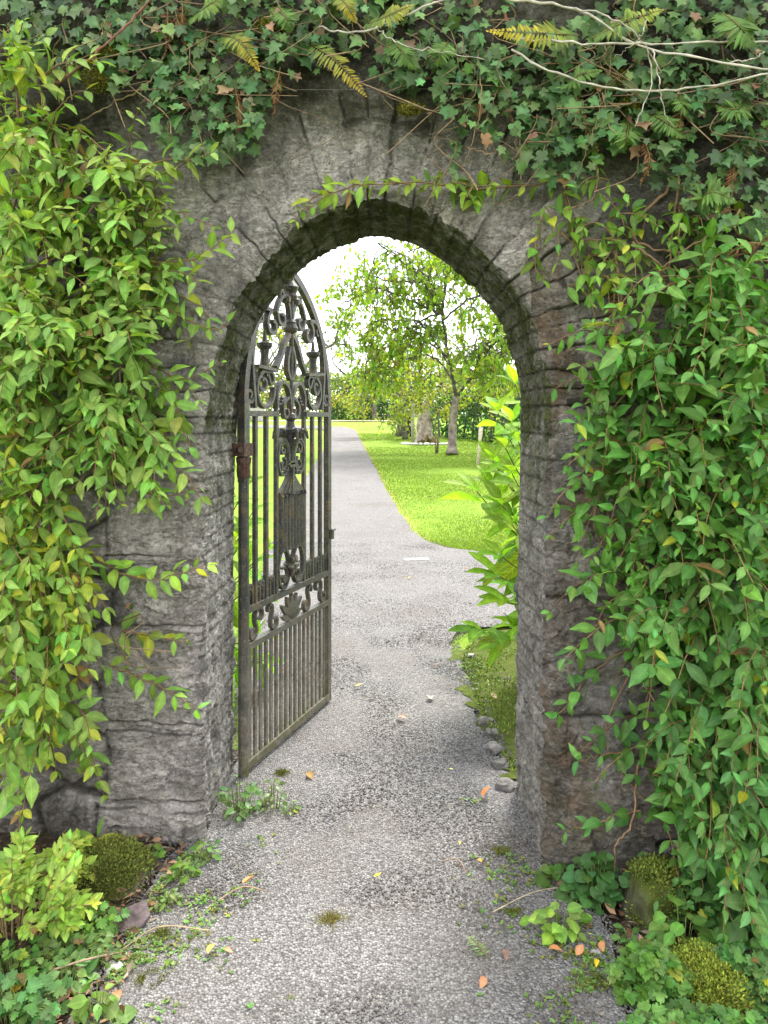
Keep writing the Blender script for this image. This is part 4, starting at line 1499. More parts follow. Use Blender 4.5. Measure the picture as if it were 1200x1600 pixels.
# ------------------------------------------------------------------ stones, rocks
def rock_mesh(c, s, seed, sub=18, rough=.18, flat=.0):
    a = np.linspace(0, math.pi, sub)
    b = np.linspace(0, 2 * math.pi, sub * 2 + 1)
    A, B = np.meshgrid(a, b, indexing='ij')
    U = np.stack([np.sin(A) * np.cos(B), np.sin(A) * np.sin(B), np.cos(A)], -1)
    U = np.sign(U) * np.abs(U) ** .8
    rad = 1 + rough * fbm(U * 1.3 + seed * 7.1, 4, seed)
    V = U * rad[..., None] * np.array(s) + np.array(c)
    V[:, -1] = V[:, 0]
    return V, U


def rock(name, label, c, s, seed, col, group=None, moss=0.0, cat='stone', mossbase=(.16, .17, .03), rough=.18):
    V, U = rock_mesh(c, s, seed, 18, rough)
    mb = MB()
    mb.grid(V, np.array(col), True)
    if moss:
        up = np.clip((U[..., 2:3] + .45 * vnoise(V * 9, seed)[..., None]) * 2.5, 0, 1)
        mb.C[-1] = (np.array(col) * (1 - up) + np.array(mossbase) * .5 * up).reshape(-1, 3)
    if not moss:
        return tag(mb.build(name, M['rock']), label, cat, group)
    root = thing(name, label, cat, (c[0], c[1], c[2] - s[2]), group)
    mb.build('rock', M['rock'], root)
    fl = V.reshape(-1, 3)
    nn = U.reshape(-1, 3)
    lv = Leaves(SIMPLE)
    N = int(26000 * moss * (s[0] * s[1]) / .03)
    i0 = np.array([i for i in range(len(fl)) if nn[i, 2] > -.1 and vnoise((fl[i] * 9)[None], seed)[0] * .8 + nn[i, 2] * .9 > .05 - .25 * (moss - 1)])
    dev = np.mean(s) * .12
    for k in rng.choice(i0, N):
        p = fl[k] + rng.normal(0, dev, 3) * np.array([1, 1, .25])
        D = unit(nn[k] + rng.normal(0, .5, 3))
        L = .009 * rng.uniform(.5, 1.3)
        lv.add(p, D, rng.normal(0, 1, 3), L, L * .5, rng.uniform(-.4, .8), 0, rgbvar(mossbase, .25, 0, .1))
    lv.build('moss', M['moss'], root)
    return root


STG = (.27, .255, .24)
rock('mossy_stone', 'mossy boulder with a bare grey side at the foot of the left pier', gpx(165, 1392) + (0, .03, .0), (.13, .11, .11), 3, (.24, .22, .19), None, .8, 'stone', (.12, .14, .03), .30)
rock('mossy_stone', 'leaning dark slab with green moss at the foot of the right vine', gpx(1030, 1450) + (0, .05, .02), (.085, .10, .12), 5, (.10, .09, .075), None, .5, 'stone', (.12, .15, .028))
rock('mossy_stone', 'round hummock of bright yellow-green moss in the bottom right corner', gpx(1115, 1585) + (.0, .02, -.01), (.10, .09, .11), 8, (.13, .10, .07), None, 1.2, 'stone', (.17, .21, .03), .42)
KERB = [(761, 1137, 'flattest and topmost'), (769, 1155, 'second from the top'), (775, 1180, 'pale rounded third'), (783, 1205, 'biggest, fourth from the top'), (790, 1238, 'squarish lowest')]
for k, (x, y, w) in enumerate(KERB):
    rock('edging_stone', f'grey cobble sunk in moss by the right jamb, {w} of five', gpx(x, y) + (0, .01, .026), (.033 * rng.uniform(.8, 1.2), .040, .020), 20 + k, np.array(STG) * rng.uniform(.4, .65), 'edging cobbles along the moss bed', rough=.34)
for k, (x, y, sz, lab) in enumerate([(735, 1030, .035, 'half-buried stone at the tip of the moss bed'), (742, 1082, .022, 'small pale stone in the grass tuft on the moss bed'), (793, 1065, .03, 'flat dark stone under the shrub on the moss bed'), (178, 1520, .024, 'white quartz lump on the gravel at lower left'),
                                     (620, 1418, .0, ''), (875, 1488, .016, 'white pebble on the gravel edge at lower right'), (930, 1495, .020, 'grey chip below the trailing vine stem'), (992, 1472, .022, 'bluish chip beside the leaning slab'), (322, 1425, .016, 'grey pebble on the gravel beneath the left pier'), (345, 1405, .014, 'dark blue-grey pebble beside the orange leaf at left')]):
    if sz:
        rock('stone', lab, gpx(x, y) + (0, 0, sz * .45), (sz, sz * .9, sz * .6), 40 + k, (.62, .60, .56) if 'white' in lab else ((.12, .11, .10) if 'dark' in lab else (.3, .29, .275)), None, rough=.22)
# pale slab set in the path, dark slate by the boulder
mb = MB()
c = gpx(651, 877)
mb.box(c + (0, 0, .016), (.25, .10, .018), np.array([.48, .465, .44]), np.array([[.99, .12, 0], [-.12, .99, 0], [0, 0, 1]]))
tag(mb.build('stone_slab', M['rock'], None, False), 'whitish flat slab set into the gravel near the lawn corner', 'stone')
mb = MB()
c = gpx(203, 1452) + (0, 0, .03)
O = [(-.085, -.03), (-.055, .012), (-.015, .030), (.035, .042), (.062, .0), (.040, -.030), (-.02, -.036)]
Vt = [c + (x, y, .006 + .55 * y + .15 * x) for x, y in O]
Vb = [c + (x, y, -.006 + .55 * y + .15 * x) for x, y in O]
n = len(O)
mb.add(Vt + Vb + [np.mean(Vt, 0), np.mean(Vb, 0)], [(k, (k + 1) % n, n + (k + 1) % n, n + k) for k in range(n)], [(2 * n, (k + 1) % n, k) for k in range(n)] + [(2 * n + 1, n + k, n + (k + 1) % n) for k in range(n)], np.array([.13, .10, .10]))
tag(mb.build('slate_piece', M['rock'], None, False), 'purplish brown slate piece tilted against the left boulder', 'stone')

# ------------------------------------------------------------------ fallen leaves and twigs on the ground
FALLEN = [(672, 1100, .075, (.42, .28, .22), 'large pinkish tan leaf on the path beyond the arch'), (628, 1131, .07, (.34, .25, .20), 'faded brown leaf lying nearer than the pinkish one beyond the arch'), (484, 1222, .055, (.36, .20, .07), 'curled ochre leaf on the path by the gate foot'),
          (705, 1213, .030, (.50, .50, .12), 'small pale yellow leaf on the path inside the arch'), (760, 1253, .060, (.46, .17, .06), 'upright orange-brown leaf at the right jamb base'), (718, 1330, .022, (.45, .40, .08), 'tiny yellow leaf on the path below the right jamb'), (749, 1360, .032, (.52, .26, .07), 'twisted orange leaf left of the right moss patch'),
          (590, 1382, .030, (.50, .46, .04), 'bright yellow leaf in the middle of the near path'), (388, 1391, .050, (.50, .24, .10), 'orange leaf on the gravel right of the left pier'), (330, 1500, .040, (.52, .34, .08), 'yellow-orange leaf on the gravel at lower left'), (357, 1500, .030, (.45, .22, .13), 'reddish scrap next to the yellow-orange leaf at lower left'),
          (182, 1572, .045, (.42, .19, .10), 'brown leaf at the bottom left beside a green sprout'), (30, 1558, .060, (.62, .44, .03), 'bright yellow leaf in the bottom left weeds'), (45, 1525, .050, (.55, .36, .03), 'narrow yellow leaf above the bright yellow one at bottom left'), (868, 1500, .045, (.45, .20, .08), 'orange leaf on the gravel below the pale weed at right'),
          (905, 1505, .04, (.42, .2, .1), 'brown leaf right of the pale weed at right'), (975, 1523, .060, (.45, .20, .09), 'broad orange-brown leaf by the bottom right herbs'), (932, 1520, .028, (.62, .48, .03), 'small vivid yellow leaf near the bottom right herbs'), (755, 1550, .040, (.42, .21, .11), 'brown curled leaf on the near gravel at right'),
          (790, 1507, .040, (.24, .15, .12), 'dull brown stick-like leaf right of the fallen fern tip'), (880, 1398, .05, (.34, .2, .13), 'dry brown leaf among round leaves at the right jamb foot'), (940, 1493, .04, (.45, .22, .1), 'orange leaf under the trailing stem at right'), (680, 1047, .045, (.45, .30, .24), 'pale pink leaf at the edge of the moss bed'),
          (772, 1097, .05, (.50, .33, .25), 'tan leaf on the moss bed beneath the shrub'), (730, 895, .07, (.38, .22, .15), 'brown leaf on the gravel where the path meets the lawn'), (640, 908, .06, (.36, .26, .12), 'yellow-brown leaf on the distant gravel past the gate'), (560, 1080, .05, (.42, .30, .14), 'pale brown leaf on the path just past the gate end'),
          (672, 779, .10, (.10, .07, .05), 'dark leaf lying on the lawn'), (155, 1495, .0, 0, '')]
for x, y, L, c, lab in FALLEN:
    if not L:
        continue
    p = gpx(x, y) + (0, 0, .030)
    lv = Leaves(OVAL if L > .035 else SIMPLE)
    a = rng.uniform(0, 6.28)
    up = .8 if 'upright' in lab else rng.uniform(-.05, .2)
    lv.add(p - np.array([math.cos(a), math.sin(a), 0]) * L * .5, (math.cos(a), math.sin(a), up), (rng.normal(0, .3), rng.normal(0, .3), 1), L, L * .55, rng.uniform(-.9, .9), rng.uniform(.2, .7), c)
    tag(lv.build('fallen_leaf', M['dead']), lab, 'leaf', 'fallen leaves on the ground')
# fallen fern tip on the gravel
r = thing('fern_tip', 'pale green fern tip lying on the near gravel', 'fern', tuple(gpx(745, 1492)))
frond(r, [gpx(762, 1512) + (0, 0, .03), gpx(748, 1497) + (0, 0, .036), gpx(733, 1478) + (0, 0, .03)], .035, (.17, .25, .09), (.22, .30, .13), 11, nrm=(0, -.1, 1), pw=.5)
# tiny weeds and moss creeping in from the gravel edges, uncountable
lv = Leaves(OVAL)
k = 0
while k < 900:
    y = rng.uniform(1.6, 3.1)
    sd = -1 if rng.random() < .6 else 1
    e = float(ledge(y) if sd < 0 else redge(y))
    x = e - sd * abs(rng.normal(-.03, .13))
    if vnoise(np.array([[x * 9, y * 9, 2.0]]), 9)[0] < .12 or (2.72 < y + .13 * x and abs(x) > .50):
        continue
    k += 1
    c1 = rgbvar((.12, .22, .045) if rng.random() < .7 else (.17, .19, .04), .2)
    for j in range(rng.integers(3, 6)):
        a = rng.uniform(0, 6.28)
        L = rng.uniform(.006, .016)
        lv.add((x, y, .02), (math.cos(a), math.sin(a), rng.uniform(.2, 1.2)), (rng.normal(0, .3), rng.normal(0, .3), 1), L, L * .55, .5, .2, c1)
tag(lv.build('ground_cover', M['leaf']), 'tiny weeds creeping over the edges of the near gravel', 'weeds', None, 'stuff')
# leaf litter under the plants
lv = Leaves(SIMPLE)
for k in range(1500):
    y = rng.uniform(1.75, 2.9)
    s = -1 if rng.random() < .5 else 1
    x = s * (.70 + abs(rng.normal(0, .35)))
    a = rng.uniform(0, 6.28)
    L = rng.uniform(.012, .05)
    c = np.array(random.choice([(.22, .12, .07), (.15, .09, .055), (.32, .2, .12), (.10, .07, .05), (.26, .21, .15)])) * rng.uniform(.6, 1.2)
    lv.add((x, y, .018 + rng.uniform(0, .012)), (math.cos(a), math.sin(a), rng.normal(0, .25)), (rng.normal(0, .5), rng.normal(0, .5), 1), L, L * rng.uniform(.15, .6), rng.normal(0, .8), .3, c)
tag(lv.build('leaf_litter', M['dead']), 'brown leaf litter and chaff under the plants at the wall foot', 'litter', None, 'stuff')
for lab, P, r_, c in (('pale dry stick lying on soil at lower left', [(60, 1540), (130, 1535), (185, 1505)], .003, (.33, .24, .16)), ('arched brown bramble stem over the weeds at lower left', [(15, 1440), (50, 1455), (100, 1445), (140, 1400)], .005, (.28, .18, .09)),
                      ('dry straw on the gravel right of the slate piece', [(190, 1500), (250, 1480), (330, 1470)], .0018, (.36, .27, .16)), ('thin dry stem on the gravel below the left pier', [(340, 1422), (380, 1415), (415, 1407)], .002, (.40, .28, .17)), ('thin twig on the gravel left of the right jamb', [(690, 1360), (715, 1370), (730, 1380)], .002, (.3, .22, .16)), ('straw stalk crossing the gravel edge at right', [(770, 1440), (830, 1425), (880, 1400)], .0018, (.42, .36, .24))):
    mb = MB()
    hh = .05 if 'arched' in lab else .03
    mb.tube(spline([gpx(*q_) + (0, 0, .03 + (hh if k == 1 else 0)) for k, q_ in enumerate(P)], 14), r_, 6, np.array(c))
    tag(mb.build('twig', M['wood']), lab, 'twig', 'twigs and stalks on the ground')


# ------------------------------------------------------------------ low plants
def herb(name, label, c, rx_, ry_, n, tpl, L, base, h=(.03, .14), cat='plant', group=None, slim=.9, yel=.02, tilt=.5, mat='leaf', ternate=False, stemc=(.16, .2, .06)):
    root = thing(name, label, cat, (float(c[0]), float(c[1]), float(c[2])), group)
    lv = Leaves(tpl)
    st = MB()
    for k in range(n):
        a, q_ = rng.uniform(0, 6.28), rng.random() ** .5
        b = np.array(c) + (rx_ * q_ * math.cos(a) * .6, ry_ * q_ * math.sin(a) * .6, 0)
        top = np.array(c) + (rx_ * q_ * math.cos(a), ry_ * q_ * math.sin(a), rng.uniform(*h) * (1.1 - .5 * q_))
        line = spline([b, (b + top) / 2 + (0, 0, .02), top], 6)
        st.tube(line, .0013, 4, np.array(stemc), False)
        az = a + rng.normal(0, .7)
        s = L * rng.uniform(.65, 1.2)
        for dz in ((-1.1, 0, 1.1) if ternate else (0,)):
            D = np.array([math.cos(az + dz), math.sin(az + dz), rng.normal(-.1, .25)])
            N = np.array([rng.normal(0, tilt * .6), -tilt + rng.normal(0, .3), 1])
            lv.add(top, D, N, s, s * slim * rng.uniform(.85, 1.15), rng.uniform(0, .8), rng.uniform(.0, .35), rgbvar(base, .2, yel))
    lv.build('foliage', M[mat], root)
    st.build('stem', M['stem'], root)
    return root


def pinnate(name, label, c, n, base, hgt, spread, L=.030, group=None):
    root = thing(name, label, 'shrub', tuple(c), group)
    lv = Leaves(OVAL)
    st = MB()
    for k in range(n):
        a = rng.uniform(0, 6.28)
        q_ = rng.random() ** .6
        tip = np.array(c) + (spread[0] * q_ * math.cos(a), spread[1] * q_ * math.sin(a), hgt * rng.uniform(.3, 1.0))
        b = np.array(c) + (spread[0] * .4 * q_ * math.cos(a), spread[1] * .4 * q_ * math.sin(a), hgt * .1)
        line = spline([b, (b + tip) / 2 + (0, 0, .04), tip], 10)
        st.tube(line, np.linspace(.003, .0012, 10), 5, np.array([.22, .16, .07]), False)
        for j in range(3, 10):
            T = unit(line[min(j + 1, 9)] - line[j - 1])
            side = unit(np.cross(T, np.array([0, -.4, 1])))
            for sg in (-1, 1):
                for e in range(2):
                    p = line[j] + side * sg * .012 * e
                    s = L * rng.uniform(.8, 1.25)
                    lv.add(p, side * sg * rng.uniform(.5, 1) + T * rng.uniform(.3, .9) + rng.normal(0, .25, 3), np.array([0, -.5, 1]) + rng.normal(0, .35, 3), s, s * .48, rng.uniform(0, .5), .2, rgbvar(base, .15, .02))
    lv.build('foliage', M['leaf'], root)
    st.build('stem', M['stem'], root)
    return root


LG = (.22, .35, .055)
HG_ = (.11, .23, .04)
pinnate('small_shrub', 'light green shrub with small paired leaflets at the left edge by the boulder', gpx(20, 1480), 30, (.25, .37, .06), .30, (.26, .16), .034)
pinnate('small_shrub', 'pale leafy sprig of the paired-leaflet shrub reaching the left pier foot', gpx(95, 1400), 16, (.27, .37, .05), .16, (.12, .08), .034)
# strap-leaved fern
r = thing('strap_fern', 'tongue-leaved fern with drooping yellowing blades at the left pier foot', 'fern', tuple(gpx(160, 1355)))
lv = Leaves(LANCE)
b = gpx(155, 1350) + (0, -.02, .10)
for dx, dy, dz, L, bd, cc_ in ((.9, -.3, .35, .13, 1.0, (.34, .36, .05)), (-.1, -.5, .2, .10, 1.4, (.26, .33, .05)), (.1, -.6, .1, .10, 1.5, (.38, .36, .08)), (-.7, -.3, .5, .12, .9, (.13, .22, .04)), (.2, -.2, .9, .09, .4, (.13, .24, .05)), (.7, -.5, .1, .11, 1.2, (.15, .24, .04)), (-.4, -.6, .4, .11, 1.2, (.17, .25, .05))):
    lv.add(b, (dx, dy, dz), (0, -.5, 1), L, L * .26, bd, .15, cc_)
lv.build('blade', M['leaf'], r)
herb('cut_leaf_herb', 'green herb with cut leaves below the mossy boulder at left', gpx(130, 1465), .12, .07, 108, LOBED, 0.030, HG_, (.03, .10))
herb('cut_leaf_herb', 'straggly herb with cut leaves and dry stalks at lower left', gpx(110, 1510), .13, .07, 144, LOBED, 0.026, (.09, .17, .035), (.02, .09))
herb('cut_leaf_herb', 'bright cut-leaved herb in the bottom left corner', gpx(20, 1590), .13, .06, 126, LOBED, 0.036, (.085, .20, .05), (.03, .10))
herb('cut_leaf_herb', 'cut-leaved herb against the left edge under the light shrub', gpx(20, 1530), .12, .06, 90, LOBED, 0.032, HG_, (.02, .09))
herb('sprout', 'upright green sprout at the bottom left beside the brown leaf', gpx(150, 1598), .045, .03, 22, OVAL, .045, (.12, .22, .035), (.02, .12), slim=.6)
herb('sprout', 'three-leaved sprout beneath the straggly herb at lower left', gpx(105, 1545), .05, .03, 18, OVAL, .045, (.10, .2, .05), (.02, .08), slim=.55)
herb('broad_leaf_weed', 'broad pale rosette cut off by the bottom edge at left', gpx(195, 1625), .07, .04, 14, OVAL, .075, (.14, .24, .06), (.02, .05), slim=.7)
herb('seedling', 'small weed row along the left pier foot, nearest the boulder', gpx(235, 1350), .035, .03, 22, LOBED, .03, (.11, .2, .035), (.01, .07))
herb('seedling', 'small weed patch on the gravel edge below the left pier', gpx(285, 1380), .05, .04, 34, LOBED, .03, (.11, .21, .035), (.01, .07))
herb('seedling', 'weed tuft at the front corner of the left pier foot', gpx(320, 1350), .045, .035, 30, OVAL, .032, (.10, .19, .04), (.01, .10), slim=.5)
herb('seedling', 'leafy weeds below the slate-side moss on the gravel at left', gpx(255, 1420), .06, .04, 40, OVAL, .028, (.12, .2, .05), (.01, .06), slim=.5)
herb('gate_weed', 'clump of weeds with pointed leaves at the foot of the gate hinge', gpx(372, 1278), .07, .06, 60, OVAL, .040, (.11, .20, .06), (.02, .17), slim=.5)
herb('gate_weed', 'taller thin weed standing against the gate slats', gpx(425, 1272), .045, .05, 30, OVAL, .034, (.13, .2, .08), (.02, .16), slim=.5)
herb('gate_weed', 'small weed spilling over the path just past the hinge weeds', gpx(452, 1275), .04, .03, 20, OVAL, .028, (.12, .2, .07), (.01, .06), slim=.5)
herb('round_leaf_plant', 'patch of dark round heart-shaped leaves at the right jamb foot', gpx(930, 1412), .10, .07, 110, ROUND, .036, (.06, .15, .04), (.02, .16), slim=1.0)
herb('round_leaf_plant', 'lighter round-leaved weeds in front of the right jamb corner', gpx(868, 1385), .055, .04, 36, ROUND, .036, (.09, .18, .04), (.01, .08), slim=.9)
herb('pale_weed', 'pale green weed with broad leaves on the gravel at right', gpx(875, 1465), .085, .05, 44, OVAL, .046, (.19, .32, .055), (.02, .09), slim=.62)
herb('pale_weed', 'little green rosette on the gravel left of the bottom right herbs', gpx(900, 1548), .032, .025, 18, OVAL, .03, (.12, .24, .05), (.005, .03), slim=.6)
herb('pale_weed', 'green weed just below the leaning slab', gpx(985, 1480), .04, .03, 20, OVAL, .04, (.11, .22, .05), (.01, .06), slim=.5)
herb('cut_leaf_herb', 'bright three-lobed herb left of the yellow moss hummock', gpx(1020, 1560), .10, .07, 90, LOBED, .040, (.11, .23, .045), (.03, .14), ternate=True)
herb('cut_leaf_herb', 'cut-leaved herb right of the yellow moss hummock', gpx(1175, 1560), .10, .08, 112, LOBED, .036, (.09, .21, .05), (.04, .17), ternate=True)
herb('cut_leaf_herb', 'herb carpet along the bottom edge at right', gpx(1090, 1640), .20, .07, 144, LOBED, .036, (.10, .23, .045), (.03, .09), ternate=True)
herb('cut_leaf_herb', 'herb with deeply cut leaves above the moss hummock under the vine', gpx(1110, 1450), .12, .08, 96, LOBED, .036, (.075, .175, .045), (.05, .20), ternate=True)
herb('cut_leaf_herb', 'darker herb at the right edge beneath the trailing vine', gpx(1190, 1470), .10, .08, 88, LOBED, .036, (.06, .15, .045), (.05, .22), ternate=True)
herb('broad_leaf_weed', 'fresh broad-leaved weed climbing between slab and moss hummock', gpx(1065, 1500), .07, .06, 36, OVAL, .055, (.12, .24, .045), (.04, .15), slim=.65)
herb('seedling', 'tiny bright green seedling on the near path at left', gpx(455, 1570), .014, .012, 9, OVAL, .014, (.12, .24, .03), (.004, .012), slim=.6)
herb('seedling', 'small clover sprig on the gravel by the white quartz', gpx(268, 1520), .022, .018, 14, ROUND, .016, (.14, .25, .04), (.004, .03))
herb('seedling', 'yellow-green sprig on the gravel near the bottom left leaf', gpx(305, 1475), .022, .018, 12, OVAL, .018, (.2, .26, .04), (.004, .025), slim=.6)
herb('seedling', 'row of small bright weeds on moss by the straw at left', gpx(215, 1510), .04, .02, 24, OVAL, .022, (.12, .22, .04), (.004, .03), slim=.6)
herb('grass_tuft', 'tuft of thin grass on the moss bed below the shrub', gpx(760, 1065), .11, .08, 110, LANCE, .12, (.17, .25, .05), (.0, .03), 'grass', slim=.06, tilt=.2)
herb('grass_tuft', 'little grass tuft by the gate weeds', gpx(415, 1258), .025, .02, 26, LANCE, .09, (.14, .26, .05), (.0, .02), 'grass', slim=.07, tilt=.2)
herb('moss_bed_weed', 'green weeds among the half-buried stones on the moss bed', gpx(735, 1045), .07, .05, 40, OVAL, .03, (.13, .22, .05), (.0, .04), slim=.6)
for k, (x, y, rr_, lab) in enumerate([(518, 1447, .05, 'round yellowish moss patch on the near path'), (785, 1340, .05, 'green moss patch beside the right jamb corner'), (800, 1432, .035, 'small moss patch on the gravel at right'), (250, 1470, .05, 'moss patch on gravel beside the slate piece'), (235, 1540, .05, 'moss patch near the white quartz lump'), (440, 1215, .05, 'moss along the gate bottom rail'), (925, 1545, .05, 'thin moss film on the gravel by the little rosette')]):
    c0 = gpx(x, y)
    lv = Leaves(SIMPLE)
    for j in range(1700):
        a, q_ = rng.uniform(0, 6.28), abs(rng.normal(0, .42))
        p = c0 + (rr_ * q_ * math.cos(a) * 1.15, rr_ * q_ * math.sin(a), .022)
        if vnoise((p * 45)[None], k)[0] < -.35:
            continue
        L = .005 * rng.uniform(.5, 1.3)
        lv.add(p, rng.normal(0, .7, 3) + (0, 0, .9), rng.normal(0, 1, 3), L, L * .5, 0, 0, rgbvar((.18, .16, .05) if 'yellow' in lab else (.11, .125, .03), .25, 0, .1))
    tag(lv.build('moss_patch', M['moss']), lab, 'moss', 'moss patches on the gravel')

lv = Leaves(SIMPLE)
for j in range(9000):
    y = 3.3 + 2.1 * rng.random()
    x = float(redge(y)) + (.5 if y > 4.9 else 0) * (y - 4.9) + .9 * rng.random() ** 1.4
    if vnoise(np.array([[x * 9, y * 9, 0]]), 21)[0] < -.25:
        continue
    L = .014 * rng.uniform(.5, 1.5)
    lv.add((x, y, .034), rng.normal(0, .6, 3) + (0, 0, .9), rng.normal(0, 1, 3), L, L * .4, 0, 0, rgbvar((.13, .18, .032), .3, 0, .12))
tag(lv.build('ground_moss', M['moss']), 'cushiony yellow-green moss growing over the bed behind the right jamb', 'moss', None, 'stuff')

# ------------------------------------------------------------------ big-leaved shrubs beyond the arch
def big_shrub(label, c, canes, L=.19, base=(.17, .30, .028), group='large-leaved shrubs beyond the arch'):
    root = thing('large_leaf_shrub', label, 'shrub', tuple(c), group)
    lv = Leaves(BROAD)
    st = MB()
    for P in canes:
        line = spline(P, 14)
        st.tube(line, np.linspace(.006, .003, 14), 6, np.array([.10, .085, .035]), False)
        T = unit(np.gradient(line, axis=0))
        for k in range(4, 14, 2):
            side = unit(np.cross(T[k], np.array([0, 0, 1]) + rng.normal(0, .3, 3)))
            if (k // 2) % 2:
                side = unit(np.cross(T[k], side))
            s = L * rng.uniform(.6, 1.1)
            for sg in (-1, 1):
                D = unit(side * sg + T[k] * .7 + np.array([0, 0, -.25]) + rng.normal(0, .15, 3))
                lv.add(line[k], D, np.array([0, -.25, 1]) + rng.normal(0, .25, 3), s, s * .40 * rng.uniform(.85, 1.15), rng.uniform(.3, .9), rng.uniform(.15, .4), rgbvar(base, .18, 0))
        for a in (0, 1.5, 3.1, 4.6):
            s = L * rng.uniform(.4, .8)
            lv.add(line[-1], T[-1] * .8 + np.array([math.cos(a) * .7, math.sin(a) * .7, .1]), (0, -.3, 1), s, s * .38, rng.uniform(.2, .7), .3, rgbvar(base, .15, 0))
    lv.build('foliage', M['leaf_big'], root)
    st.build('cane', M['stem'], root)


canes = []
b0 = np.array([1.0, 4.7, .0])
for x, y, d in ((778, 645, 4.5), (805, 600, 4.6), (790, 700, 4.3), (770, 720, 4.5), (745, 768, 4.3), (800, 740, 4.2), (785, 790, 4.2), (770, 760, 4.6), (800, 820, 4.1), (785, 870, 4.0), (780, 900, 4.0), (790, 940, 3.9), (755, 985, 3.9), (800, 660, 4.9), (830, 640, 4.8), (850, 720, 4.7), (840, 780, 4.4), (830, 860, 4.3), (795, 1000, 4.0), (810, 690, 4.4), (785, 735, 4.7)):
    tip = px(x, y, d)
    mid = (b0 + tip) / 2 + (.12, 0, .12)
    canes.append([b0 + rng.normal(0, .08, 3) * (1, 1, 0), mid, tip])
big_shrub('leafy bright green shrub leaning out from behind the right jamb', b0, canes, .27)
canes = []
b0 = np.array([-1.05, 4.2, 0])
for x, y, d in ((385, 760, 4.2), (380, 830, 4.1), (395, 880, 4.4), (410, 930, 4.3), (375, 930, 4.0), (400, 1000, 4.1), (380, 1040, 4.0), (420, 860, 4.6), (395, 800, 4.8), (410, 1030, 4.3), (370, 860, 4.0), (350, 800, 4.2)):
    tip = px(x, y, d)
    canes.append([b0 + rng.normal(0, .08, 3) * (1, 1, 0), (b0 + tip) / 2 + (-.08, 0, .1), tip])
big_shrub('leafy bright green shrub glimpsed through the gate bars', b0, canes)

# ------------------------------------------------------------------ trees and things on the lawn
def grow(st, tips, p, d, length, rad, depth, col, spread=.6, grav=0.0, kids=3, wig=.14, shrink=.68, leafat=2):
    n = 6
    P = [np.array(p, dtype=float)]
    dd_ = unit(d)
    for k in range(n):
        dd_ = unit(dd_ + rng.normal(0, wig, 3) + np.array([0, 0, -grav]))
        P.append(P[-1] + dd_ * length / n)
    P = np.array(P)
    st.tube(P, np.linspace(rad, rad * .6, n + 1), 6 if rad > .03 else 4, np.array(col) * rng.uniform(.85, 1.15), False)
    if depth <= leafat:
        tips.append((P, depth))
    if depth <= 0:
        return
    for k in range(kids):
        j = n if k == 0 else rng.integers(2, n + 1)
        nd = unit(dd_ + rng.normal(0, spread, 3) + np.array([0, 0, .05]))
        grow(st, tips, P[j], nd, length * shrink * rng.uniform(.75, 1.2), rad * .58, depth - 1, col, spread, grav * 1.5, kids, wig * 1.1, shrink, leafat)


def leafy(lv, tips, per, L, base, slim=.5, droop=.5, yel=.03, var=.2, keep=None):
    for P, dep in tips:
        for k in range(per):
            j = rng.uniform(1, len(P) - 1)
            a = int(j)
            p = P[a] + (P[min(a + 1, len(P) - 1)] - P[a]) * (j - a)
            if keep is not None and not keep(p):
                continue
            D = rng.normal(0, .8, 3) + np.array([0, 0, -droop])
            N = rng.normal(0, .5, 3) + np.array([0, -.1, 1])
            s = L * rng.uniform(.6, 1.2)
            lv.add(p + rng.normal(0, L * .35, 3), D, N, s, s * slim, rng.uniform(0, .8), .2, rgbvar(base, var, yel))


BK = (.13, .115, .095)
TREES = 'garden trees beyond the arch'


def tree(label, base, trunk, rad, length, depth, lbase, L, per, grav=.02, spread=.6, kids=3, limbs=4, group=TREES, name='tree', bark=BK, up=.9, yel=.04, keep=None, leafat=2, slim=.5, wig=.14):
    root = thing(name, label, 'tree', tuple(float(v) for v in base), group)
    st, tips = MB(), []
    T = spline([np.array(base)] + [np.array(q_) for q_ in trunk], 14)
    rads = np.linspace(rad, rad * .62, 14)
    rads[0] *= 1.35
    rads[1] *= 1.12
    st.tube(T, rads, 10, np.array(bark))
    br, lv = MB(), Leaves(SIMPLE)
    for k in range(limbs):
        a = 2 * math.pi * k / limbs + rng.uniform(-.4, .4)
        j = 13 if k % 2 == 0 else rng.integers(9, 13)
        d = np.array([math.cos(a), math.sin(a), up * rng.uniform(.6, 1.3)])
        grow(br, tips, T[j], d, length * rng.uniform(.8, 1.2), rad * .5, depth, np.array(bark) * .8, spread, grav, kids, wig, .68, leafat)
    leafy(lv, tips, per, L, lbase, slim, yel=yel, keep=keep)
    st.build('trunk', M['bark'], root)
    br.build('branch', M['bark'], root)
    lv.build('crown', M['tree_leaf'], root)
    return root


